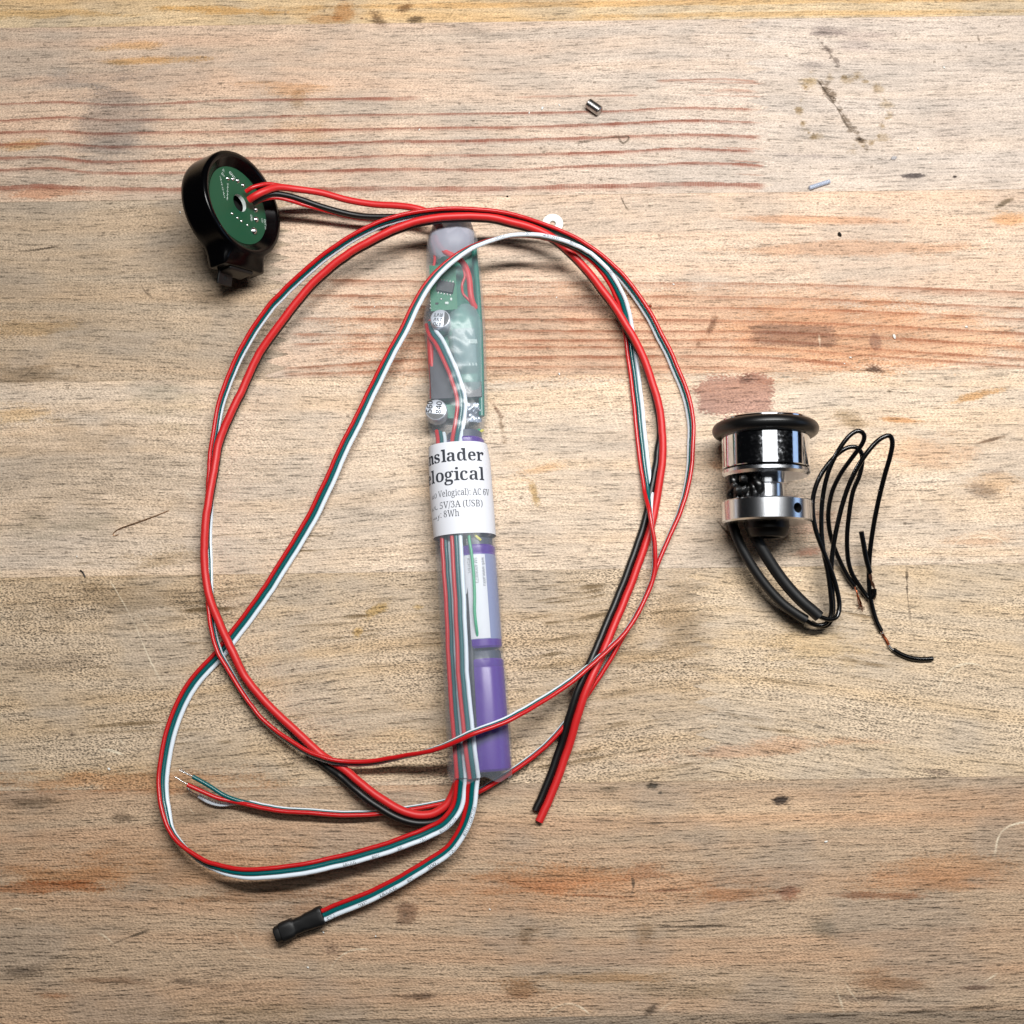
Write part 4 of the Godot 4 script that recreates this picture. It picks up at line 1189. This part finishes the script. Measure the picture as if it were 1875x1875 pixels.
	# wires inside
	inner(o, "red_wire", [[796, 432, 9], [801, 445, 10], [809, 456, 11], [824, 466, 11.4], [840, 474, 11.6], [852, 488, 11.6], [859, 510, 11.4], [862, 540, 11], [866, 556, 10], [872, 565, 9]], 1.15, mats.red_silicone)
	inner(o, "red_wire", [[846, 484, 11.4], [851, 505, 11.4], [846, 522, 11], [848, 538, 11], [857, 548, 10.5], [867, 560, 10]], 0.5, mats.red_vinyl)
	inner(o, "red_wire", [[791, 440, 8], [795, 455, 8.6], [796, 475, 9], [793, 492, 9]], 0.55, mats.red_vinyl)
	inner(o, "red_wire", [[790, 588, 7], [788, 620, 8], [790, 660, 8], [793, 700, 7], [793, 730, 6]], 1.3, mats.red_silicone)
	var three := ribbon([[786, 590, 8, 150], [792, 610, 10.5, 160], [802, 624, 12, 170], [815, 650, 12.6, 180], [828, 676, 12.8, 180], [838, 700, 13, 178], [845, 722, 13, 176], [846, 742, 13, 178], [843, 765, 13, 180], [838, 790, 13.2, 180], [834, 815, 14.6, 180],
		[832, 850, 15.2, 180], [832, 930, 15.2, 178], [834, 1000, 15.2, 176], [839, 1080, 15.2, 176], [846, 1180, 15.2, 176], [853, 1290, 15.2, 176], [862, 1380, 15, 178], [868, 1425, 13, 180]], [-1.5, 0.0, 1.5])
	var left := ribbon([[806, 792, 8, 215], [808, 805, 10, 212], [809, 820, 11.6, 212], [810, 850, 12.0, 212], [813, 930, 12.2, 212], [818, 1000, 12.2, 214], [822, 1080, 12.2, 214], [827, 1180, 12.2, 214], [834, 1290, 12.2, 210], [841, 1380, 12.2, 200], [845, 1425, 12, 185]], [-1.5, 0.0, 1.5])
	for set_of in [three, left]:
		for k in 3:
			part(["white_wire", "green_wire", "red_wire"][2 - k] if false else ["red_wire", "green_wire", "white_wire"][k], tube(moved(set_of[2 - k] if false else set_of[k], -o.position), 0.76 * MM, 10), [mats.red_vinyl, mats.green_vinyl, mats.white_vinyl][k], o)
	inner(o, "black_wire", [[846, 800, 9], [848, 850, 10.5], [852, 930, 11.5], [856, 1010, 12], [859, 1080, 12.2], [863, 1180, 12.2], [868, 1290, 12.2], [874, 1380, 11], [872, 1425, 7]], 1.45, mat("grey_black", Color(0.10, 0.115, 0.15), 0.3))
	inner(o, "green_wire", [[878, 787, 7], [870, 792, 9], [862, 803, 11], [857, 820, 13], [856, 850, 14.6], [857, 930, 15], [859, 985, 15], [863, 1010, 15.2], [867, 1050, 15.2], [869, 1090, 15.2], [869, 1120, 15.2], [873, 1155, 14.6], [877, 1180, 12], [883, 1196, 8]], 0.55, mat("mint", Color(0.08, 0.62, 0.42), 0.35))
	inner(o, "yellow_wire", [[884, 788, 7], [876, 793, 9], [867, 803, 11], [861, 820, 12.6], [861, 850, 13.6], [866, 930, 14.6], [870, 978, 14.8], [880, 989, 13.6]], 0.5, mat("yellow", Color(0.86, 0.84, 0.3), 0.35))
	inner(o, "red_wire", [[857, 792, 9], [856, 800, 8], [853, 815, 7]], 1.1, mats.red_vinyl)
	# purple cells
	for s in [[806, 984, 851, 866], [1001, 1190, 870, 883], [1207, 1413, 885, 899]]:
		var a: Vector3 = put.call(s[2], s[0], 7.4)
		var b: Vector3 = put.call(s[3], s[1], 7.4)
		var length := a.distance_to(b) / MM
		var cell := part("battery_cell", lathe(PackedVector2Array([Vector2(0, 0), Vector2(5.4, 0), Vector2(6.5, 0.25), Vector2(7.0, 0.9), Vector2(7.0, 2.6), Vector2(6.85, 3.1), Vector2(7.0, 3.6), Vector2(7.0, length - 0.9), Vector2(6.5, length - 0.2), Vector2(5.2, length), Vector2(0, length)])), mats.purple, o, a)
		var y := (b - a).normalized()
		cell.basis = frame(y)
		part("terminal", lathe(PackedVector2Array([Vector2(6.3, 0.3), Vector2(6.3, -2.2), Vector2(5.8, -2.6), Vector2(0, -2.6)]), 40), mat("terminal_grey", Color(0.24, 0.26, 0.33), 0.5), cell)
		if s[0] == 1001:
			sticker(cell, length)
	# paper label round the sleeve
	var paper := []
	py = 820.0
	while py < 987.0:
		paper.append(sleeve_row(between(py), 0.22, -0.75, PI + 0.75, 60))
		py += 5.5
	lay.call(paper)
	var tag_paper := part("paper_label", skin(paper, false, Vector3.UP), mats.paper, o)
	label_print(o, tag_paper)

func frame(y: Vector3) -> Basis:
	var z := (Vector3.UP - y * y.dot(Vector3.UP)).normalized()
	return Basis(y.cross(z), y, z)

func inner(o: Node3D, called: String, pts: Array, r: float, m: Material) -> void:
	part(called, tube(moved(line(pts), -o.position), r * MM, 10), m, o)

# a thin flat plate with measured corners
func plate(o: Node3D, called: String, corners: Array, h: float, thick: float, m: Material, put: Callable) -> MeshInstance3D:
	var rows := []
	for y in [h, h + thick]:
		var row := PackedVector3Array()
		for c in corners:
			row.append(put.call(c[0], c[1], y))
		rows.append(row)
	return part(called, join([skin(rows), lid(rows[1], Vector3.UP), lid(rows[0], Vector3.DOWN)]), m, o)

# the bright rounded long edge of the main board against the sleeve
func edge_strip(o: Node3D, pts: Array, put: Callable) -> void:
	var w := []
	for p in pts:
		w.append(put.call(p[0], p[1], 9.0))
	part("board_edge", tube(line(w), 1.1 * MM, 10), mat("pcb_edge", Color(0.10, 0.46, 0.40), 0.3), o)

func piece(o: Node3D, parent: Node3D, called: String, size: Vector3, m: Material, where: Vector3, facing: Basis, turn: float) -> MeshInstance3D:
	var p := part(called, box(size, minf(0.2, size.y * 0.25)), m, parent, where - parent.position)
	p.basis = Basis(Vector3.UP, deg_to_rad(turn)) * facing
	return p

func capacitor(o: Node3D, where: Vector3, r: float, h: float, words: Array, turn: float, facing: Basis) -> void:
	var can := part("capacitor", lathe(PackedVector2Array([Vector2(r, 0), Vector2(r, h - 0.6), Vector2(r - 0.25, h - 0.15), Vector2(r - 0.6, h), Vector2(0, h)]), 48), mat("can", Color(0.78, 0.8, 0.84), 0.35, 0.35), o, where - Vector3(0, 1.6, 0) * MM)
	can.basis = Basis(Vector3.UP, deg_to_rad(turn)) * facing
	var half := PackedVector3Array()
	for k in 21:
		var a := PI * (-0.36 + 0.72 * k / 20.0)
		half.append(Vector3(-cos(a) * (r - 0.5), h + 0.04, sin(a) * (r - 0.5)) * MM)
	part("polarity_mark", lid(half, Vector3.UP), mats.chip_black, can)
	for w in words:
		var made := letters(w[0], r * w[3], "Droid Sans", 700)
		part("print", lettering(made, func(p: Vector2) -> Array: return [Vector3(p.x - made[3].x * 0.5 + r * 0.22, h + 0.05, -p.y + w[2] * r * 0.3) * MM, Vector3.UP]), mats.wire_ink, can)

# white and grey wrapper on the middle cell, in the cell's own axes (y along the cell)
func sticker(cell: Node3D, length: float) -> void:
	var wrap := func(name2: String, a0: float, a1: float, y0: float, y1: float, r: float, m: Material) -> Node3D:
		var rows := []
		for i in 9:
			var row := PackedVector3Array()
			for k in 17:
				var a := deg_to_rad(lerpf(a0, a1, k / 16.0))
				row.append(Vector3(-sin(a) * r, lerpf(y0, y1, i / 8.0) , cos(a) * r) * MM)
			rows.append(row)
		return part(name2, skin(rows, false, Vector3.BACK), m, cell)
	wrap.call("grey_wrapper", -80.0, 85.0, 3.8, length - 3.2, 7.04, mat("wrapper", Color(0.52, 0.55, 0.70), 0.4))
	var slip: Node3D = wrap.call("white_sticker", -60.0, 28.0, 4.0, length - 3.4, 7.08, mats.paper)
	for w in [["web www.akku", 14.0, 5.2, 1.5], ["SM 40080073", -8.0, 5.2, 1.5], ["RT2R1815", -27.0, 5.2, 1.2]]:
		var made := letters(w[0], w[3])
		part("print", lettering(made, func(p: Vector2) -> Array:
			var a: float = deg_to_rad(w[1]) + p.y / 7.1
			return [Vector3(-sin(a) * 7.13, w[2] + p.x - made[2].x, cos(a) * 7.13) * MM, Vector3(-sin(a), 0, cos(a))]), mats.ink, slip)

# the label's lines: right ends measured on the photograph, letters follow the curve of the sleeve
func label_print(o: Node3D, paper: Node3D) -> void:
	for w in [["nslader", 886, 863, 5.95, 700, 1.0], ["elogical", 887, 898, 6.2, 700, 1.0], ["no Velogical): AC 6V", 885, 921, 3.1, 400, 0.78], ["DC 5V/3A (USB)", 884, 942, 3.2, 400, 0.88], ["city: 8Wh", 842, 958, 3.2, 400, 0.80]]:
		var made := letters(w[0], w[3], "Droid Serif", w[4])
		var s := between(w[2])
		var row := sleeve_row(s, 0.27, -0.6, PI + 0.6, 160)
		for k in row.size():
			row[k] -= o.position
		# arc length along the row, measured from its right end
		var along := PackedFloat32Array([0.0])
		for k in range(1, row.size()):
			along.append(along[k - 1] + row[k].distance_to(row[k - 1]) / MM)
		var start := 0.0
		var best := 1e9
		for k in row.size():
			var q := cam_px(row[k] + o.position)
			if row[k].y > 0.004 and absf(q.x - w[1]) < best:
				best = absf(q.x - w[1])
				start = along[k]
		part("print", lettering(made, func(p: Vector2) -> Array:
			var a: float = start + (made[3].x - p.x) * w[5] - (3.0 if w[4] == 400 and w[1] == 885 else 0.0)
			var k := clampi(along.bsearch(a) - 1, 0, row.size() - 2)
			var f := clampf((a - along[k]) / (along[k + 1] - along[k]), 0.0, 1.0)
			var pos := row[k].lerp(row[k + 1], f)
			var t := (row[k + 1] - row[k]).normalized()
			return [pos - axis_z * p.y * MM, axis_z.cross(t) * (1.0 if axis_z.cross(t).y > 0 else -1.0)]), mats.ink, paper)

# ---------------------------------------------------------------- hub dynamo
func dynamo() -> void:
	var ring_mid := at(1401, 788, 18.6)
	var foot := at(1404.5, 958, 15.6)
	var o := thing("hub_dynamo", "small shiny metal roller dynamo with a black rubber ring, lying on its side", "dynamo", Vector3(ring_mid.x, 0, (ring_mid.z + foot.z) / 2.0))
	var y := (foot - ring_mid).normalized()
	var length := ring_mid.distance_to(foot) / MM
	var org := ring_mid - o.position
	var f := frame(y)
	var put := func(called: String, mesh: Mesh, m: Material) -> MeshInstance3D:
		var p := part(called, mesh, m, o, org)
		p.basis = f
		return p
	var a := length * 0.42
	var b := length * 0.505
	var c := length * 0.765
	put.call("body", lathe(PackedVector2Array([Vector2(0, -3.4), Vector2(12.5, -3.4), Vector2(13.4, -3.6), Vector2(15.3, -3.6), Vector2(15.8, -3.2), Vector2(15.8, -2.4), Vector2(15.2, -2.0), Vector2(14.6, 0), Vector2(15.2, 2.0), Vector2(15.2, 2.4), Vector2(15.2, a - 0.5), Vector2(15.2, a - 0.25), Vector2(15.0, a), Vector2(14.2, a)]), 128), brushed(), )
	put.call("rubber_ring", ring_mesh(15.85, 2.65), mats.rubber)
	put.call("groove", lathe(PackedVector2Array([Vector2(14.5, a - 0.1), Vector2(14.5, a + 0.7)]), 96), mats.black_gloss)
	put.call("bezel", lathe(PackedVector2Array([Vector2(14.0, a + 0.55), Vector2(15.0, a + 0.55), Vector2(15.25, a + 0.8), Vector2(15.25, b - 1.0), Vector2(14.3, b), Vector2(6.0, b)]), 128), mats.aluminium)
	put.call("neck", lathe(PackedVector2Array([Vector2(6.9, b - 0.2), Vector2(6.9, b + 2.6), Vector2(6.2, b + 2.9), Vector2(6.2, c - 1.2), Vector2(7.0, c - 0.9), Vector2(7.0, c + 0.2)]), 96), mats.aluminium)
	# flange with a real cross hole
	var flange := CSGCombiner3D.new()
	flange.name = "flange"
	o.add_child(flange)
	flange.position = org
	flange.basis = f
	var disc := CSGPolygon3D.new()
	disc.mode = CSGPolygon3D.MODE_SPIN
	disc.spin_sides = 240
	disc.smooth_faces = false
	disc.polygon = PackedVector2Array([Vector2(2.0, c), Vector2(14.9, c), Vector2(15.5, c + 0.5), Vector2(15.5, length - 0.6), Vector2(14.9, length), Vector2(2.0, length)])
	disc.scale = Vector3.ONE * MM
	disc.material = mats.aluminium
	flange.add_child(disc)
	var drill := CSGCylinder3D.new()
	drill.radius = 1.75 * MM
	drill.height = 12.0 * MM
	drill.sides = 32
	drill.operation = CSGShape3D.OPERATION_SUBTRACTION
	drill.material = mat("hole_shade", Color(0.02, 0.02, 0.022), 0.6)
	flange.add_child(drill)
	# the hole looks up and to the right; find its direction from the measured place on the rim
	var best := 0.0
	var near := 1e9
	for k in 120:
		var t := deg_to_rad(-90.0 + k * 1.5)
		var q := cam_px(ring_mid + f * (Vector3(-sin(t) * 15.5, (c + length) / 2.0, cos(t) * 15.5) * MM))
		if q.distance_to(Vector2(1462, 927)) < near:
			near = q.distance_to(Vector2(1462, 927))
			best = t
	var out := Vector3(-sin(best), 0, cos(best))
	drill.position = out * 13.0 * MM + Vector3(0, (c + length) / 2.0, 0) * MM
	drill.basis = Basis(out.cross(Vector3.UP).normalized(), out, Vector3.UP)
	put.call("shaft", lathe(PackedVector2Array([Vector2(7.6, length - 0.5), Vector2(7.6, length + 2.0), Vector2(7.2, length + 2.6), Vector2(6.6, length + 4.4), Vector2(6.1, length + 5.0), Vector2(4.6, length + 5.0), Vector2(4.4, length + 4.0), Vector2(0, length + 4.0)]), 64), mat("plug", Color(0.03, 0.028, 0.027), 0.45))
	# knot of glued wires beside the neck
	var lumps := []
	for k in 6:
		var x := 12.2 - k * 1.5
		var pts := []
		for i in 5:
			pts.append(ring_mid + f * (Vector3(x + rng.randf_range(-0.8, 0.8), b + (c - b) * i / 4.0, 2.0 + k * 0.9 + sin(i * 1.6 + k) * 1.5) * MM) - o.position)
		var l := line(pts, 0.0008)
		var radii := PackedFloat32Array()
		for i in l.size():
			radii.append((1.55 + 0.4 * sin(i * 0.5 + k * 2.0) + rng.randf_range(-0.06, 0.06)) * MM)
		part("glued_wire", tube(l, 0.0, 12, radii), mats.glue_black, o)
	for k in 10:
		var s := part("glue_drop", lathe(PackedVector2Array([Vector2(0, -0.8), Vector2(0.6, -0.6), Vector2(0.9, 0), Vector2(0.6, 0.6), Vector2(0, 0.8)]), 12), mats.glue_black, o)
		s.position = org + f * (Vector3(rng.randf_range(4.5, 12.5), rng.randf_range(b + 0.6, c - 0.6), rng.randf_range(4.0, 9.0)) * MM)
		s.scale = Vector3.ONE * rng.randf_range(1.0, 1.9)
	leads()

func brushed() -> StandardMaterial3D:
	return mats.chrome

func ring_mesh(major: float, minor: float) -> ArrayMesh:
	var profile := PackedVector2Array()
	for k in 29:
		var t := TAU * k / 28
		profile.append(Vector2(major + cos(t) * minor, sin(t) * minor))
	return lathe(profile, 128)

func leads() -> void:
	var o := thing("motor_lead", "thin black dynamo wires in two thick sleeves, looped, with bare copper ends", "cable", at(1540, 1050))
	var go := func(called: String, pts: Array, r: float, m: Material) -> MeshInstance3D:
		return part(called, tube(moved(line(pts), -o.position), r * MM, 14), m, o)
	go.call("sleeve", [[1338, 945, 13], [1343, 965, 12], [1352, 990, 11], [1366, 1018, 10], [1386, 1050, 9], [1409, 1080, 8.2], [1434, 1106, 7.6], [1458, 1124, 7.2], [1476, 1135, 7]], 1.75, mats.black_sleeve)
	go.call("sleeve", [[1366, 940, 15], [1374, 962, 14], [1387, 990, 13], [1403, 1018, 12], [1424, 1050, 11], [1446, 1078, 10.4], [1470, 1103, 10], [1490, 1120, 9.6], [1500, 1129, 9.4]], 2.1, mats.black_sleeve)
	# left strand of the outer loop, down to the knot
	go.call("wire", [[1494, 1124, 9.4], [1506, 1131, 9], [1522, 1134, 8.5], [1533, 1128, 8], [1537, 1108, 8], [1532, 1078, 9], [1523, 1048, 10], [1508, 1010, 11.5], [1493, 968, 13], [1488, 930, 14.5], [1491, 900, 16], [1504, 868, 17.5], [1525, 840, 19],
		[1545, 823, 20], [1562, 818, 20.5], [1574, 824, 20], [1579, 840, 18.5], [1574, 870, 16.5], [1562, 900, 14], [1555, 940, 11], [1551, 985, 8], [1553, 1025, 5], [1560, 1050, 3.5], [1572, 1070, 2.6], [1586, 1090, 2], [1593, 1096, 2.2], [1600, 1090, 3.2], [1601, 1078, 3.8]], 0.82, mats.black_vinyl)
	# the loop that folds back to the frayed end
	var frayed: Node3D = go.call("wire", [[1470, 1131, 7], [1484, 1141, 6.5], [1500, 1145, 6], [1514, 1140, 6], [1522, 1122, 6.5], [1521, 1090, 8], [1516, 1050, 9.5], [1508, 1010, 11], [1504, 965, 12.5], [1506, 915, 15], [1515, 870, 18], [1528, 838, 20.5], [1545, 810, 22.5],
		[1560, 794, 23.5], [1573, 789, 24], [1582, 796, 23.5], [1580, 810, 22], [1570, 825, 20], [1555, 845, 17.5], [1538, 870, 14], [1524, 900, 11], [1517, 935, 8.5], [1518, 965, 6.5], [1525, 995, 5], [1537, 1025, 3.6], [1552, 1055, 2.6], [1565, 1073, 2.2]], 0.82, mats.black_vinyl)
	for k in 6:
		var e := rng.randf_range(-1.0, 1.0)
		part("copper_strand", tube(moved(line([[1564, 1071, 2.2], [1568 + e, 1083, 2.4], [1571 + e * 2.5, 1095, 2.2 + e], [1574 + e * 4.0, 1106, 1.8], [1577 + rng.randf_range(-9, 7), 1116 + rng.randf_range(-4, 6), 1.2]]), -o.position), 0.13 * MM, 5), mats.copper, frayed)
	# the right hand loop, to the piece of insulation slid down its bare end
	var tail: Node3D = go.call("wire", [[1486, 1140, 4.5], [1502, 1147, 4], [1517, 1143, 4], [1525, 1120, 4.5], [1524, 1085, 6], [1522, 1045, 8], [1526, 1000, 10], [1537, 945, 13], [1550, 900, 16], [1565, 865, 19], [1584, 834, 21.5], [1603, 811, 23],
		[1618, 800, 24], [1629, 798, 24], [1634, 810, 23], [1630, 835, 21], [1620, 870, 18], [1609, 915, 14], [1600, 960, 10.5], [1593, 1010, 7], [1591, 1050, 4.6], [1593, 1090, 2.6], [1598, 1115, 1.6], [1605, 1138, 1.1], [1614, 1156, 1.0]], 0.86, mats.black_vinyl)
	for k in 3:
		part("copper_core", tube(moved(line([[1614, 1156, 1.0 + 0.2 * k], [1618 + k * 0.8, 1165, 0.8], [1623 + k, 1173, 0.9], [1627 + k, 1182, 0.8], [1633, 1189, 0.8]]), -o.position), 0.3 * MM, 6), mats.copper, tail)
	part("bare_end", tube(moved(line([[1627, 1181, 0.9], [1631, 1187, 0.9], [1636, 1191, 0.9]]), -o.position), 0.5 * MM, 8), mats.tin, tail)
	part("bare_end", tube(moved(line([[1613, 1155, 1.0], [1616, 1160, 1.0]]), -o.position), 0.5 * MM, 8), mats.tin, tail)
	part("cut_insulation", tube(moved(line([[1635, 1189, 0.9], [1650, 1198, 0.9], [1670, 1205, 0.9], [1690, 1207, 0.9], [1708, 1206, 0.9]]), -o.position), 0.86 * MM, 12), mats.black_vinyl, tail)
	# cut stub and twisted enamelled copper at the knot
	go.call("wire_stub", [[1577, 973, 10], [1581, 995, 8.6], [1586, 1022, 7], [1593, 1049, 5.4]], 0.9, mats.black_vinyl)
	for k in 3:
		go.call("twisted_copper", [[1592 + k * 0.8, 1047, 5.4], [1594 + (k - 1) * 2, 1058, 5], [1598 - (k - 1) * 2, 1070, 4.4], [1602 + (k - 1), 1080, 4], [1604, 1089, 3.4], [1600, 1098, 2.8]], 0.26, mat("enamel", Color(0.30, 0.19, 0.13), 0.35, 0.4))

# ---------------------------------------------------------------- small things on the bench
func litter() -> void:
	# dowel pin
	var a := at(1076, 188, 2.0)
	var b := at(1099, 204, 2.0)
	var pin := thing("dowel_pin", "short polished steel dowel pin lying on the pale stave", "pin", at(1087, 195))
	var len2 := a.distance_to(b) / MM
	var m := part("pin_body", lathe(PackedVector2Array([Vector2(0, 0), Vector2(1.6, 0), Vector2(2.0, 0.4), Vector2(2.0, len2 - 0.4), Vector2(1.6, len2), Vector2(0, len2)]), 48), mats.steel, pin, a - pin.position)
	m.basis = frame((b - a).normalized())
	# washer half under the cables
	var w := thing("washer", "small flat pale metal washer half under the red cable loop", "washer", at(1012, 411))
	part("washer_ring", lathe(PackedVector2Array([Vector2(1.15, 0.1), Vector2(4.0, 0.1), Vector2(4.1, 0.3), Vector2(4.1, 0.75), Vector2(4.0, 0.9), Vector2(1.25, 0.9), Vector2(1.1, 0.75), Vector2(1.15, 0.1)]), 56), mat("washer_metal", Color(0.92, 0.92, 0.9), 0.32, 0.4), w)
	# clear offcut
	var t := thing("plastic_offcut", "short bluish clear offcut of plastic tube on the right of the bench", "offcut", at(1500, 338))
	part("offcut_body", tube(moved(line([[1482, 344, 0.9], [1500, 338, 0.9], [1519, 332, 0.9]]), -t.position), 0.85 * MM, 12), film("clear_plastic", Color(0.72, 0.77, 0.86), 0.55, 0.2), t)
	# crumb of black rubber
	crumb("rubber_crumb", "small black crumb right of the plastic offcut", "crumb", 1537, 430, [1.3, 1.1, 2.3], 30.0, mats.rubber, "")
	crumb("metal_crumb", "tiny black crumb above the red cables by the top of the charger", "crumb", 929, 360, [1.0, 0.6, 0.7], 10.0, mats.rubber, "")
	crumb("resin_crumb", "amber crumb of resin beside the outer red cable on the right", "crumb", 1190, 561, [1.3, 0.8, 1.4], 60.0, mat("amber", Color(0.5, 0.2, 0.05), 0.3), "")
	crumb("glass_crumb", "small clear bead of glue on the pale stave at the upper right", "crumb", 1636, 290, [2.6, 0.9, 1.8], 20.0, film("bead", Color(0.8, 0.8, 0.82), 0.35, 0.15), "")
	# fine strands
	var h := thing("copper_strand", "single fine copper strand lying left of the red cables", "wire strand", at(255, 958))
	part("strand", tube(moved(line([[217, 979, 0.2], [208, 981, 0.2], [207, 977, 0.25], [217, 969, 0.5], [232, 963, 0.7], [252, 956, 0.8], [275, 948, 0.6], [309, 935, 0.2]]), -h.position), 0.17 * MM, 6), mat("pale_copper", Color(0.78, 0.62, 0.48), 0.3, 1.0), h)
	var k := thing("fibre", "short curved black fibre on the left stave", "fibre", at(153, 1051))
	part("strand", tube(moved(line([[147, 1044, 0.25], [152, 1049, 0.3], [156, 1057, 0.25]]), -k.position), 0.28 * MM, 6), mats.black_silicone, k)
	# white specks
	for s in [[65, 186, 0.4], [347, 287, 0.5], [330, 389, 0.75], [969, 207, 0.7], [993, 199, 1.2], [1024, 193, 0.8], [768, 238, 0.8], [1728, 124, 0.8], [1680, 272, 0.8], [1637, 617, 1.3], [1769, 599, 0.9], [1557, 655, 0.8], [1546, 666, 0.5],
		[1233, 521, 0.7], [1019, 545, 0.6], [1024, 685, 0.8], [686, 562, 0.5], [200, 1408, 0.9], [592, 1707, 0.6], [688, 1714, 0.5], [564, 1771, 0.7], [897, 1665, 0.6], [1512, 1541, 0.9], [1600, 604, 0.4], [141, 1019, 0.5], [277, 1015, 0.5]]:
		crumb("white_speck", "tiny white speck of swarf on the bench top", "speck", s[0], s[1], [s[2] * 1.5, s[2] * 0.6, s[2] * 0.9], rng.randf_range(0, 180), mat("swarf", Color(0.92, 0.92, 0.9), 0.5), "white specks scattered over the bench")

func crumb(called: String, label: String, category: String, px: float, py: float, size: Array, turn: float, m: Material, group: String) -> void:
	var rows := []
	for s in [[0.55, 0.0], [1.0, 0.3], [0.85, 0.75], [0.35, 1.0]]:
		var row := PackedVector3Array()
		for k in 8:
			var a := TAU * k / 8
			row.append(Vector3(cos(a) * s[0] * size[0] * 0.5 * rng.randf_range(0.7, 1.2), s[1] * size[1] + 0.06, sin(a) * s[0] * size[2] * 0.5 * rng.randf_range(0.7, 1.2)) * MM)
		rows.append(row)
	var o := MeshInstance3D.new()
	o.name = numbered(called)
	o.mesh = join([skin(rows), lid(rows[3], Vector3.UP), lid(rows[0], Vector3.DOWN)])
	o.material_override = m
	add_child(o, true)
	o.position = at(px, py)
	o.rotation_degrees.y = turn
	tag(o, label, category, group)
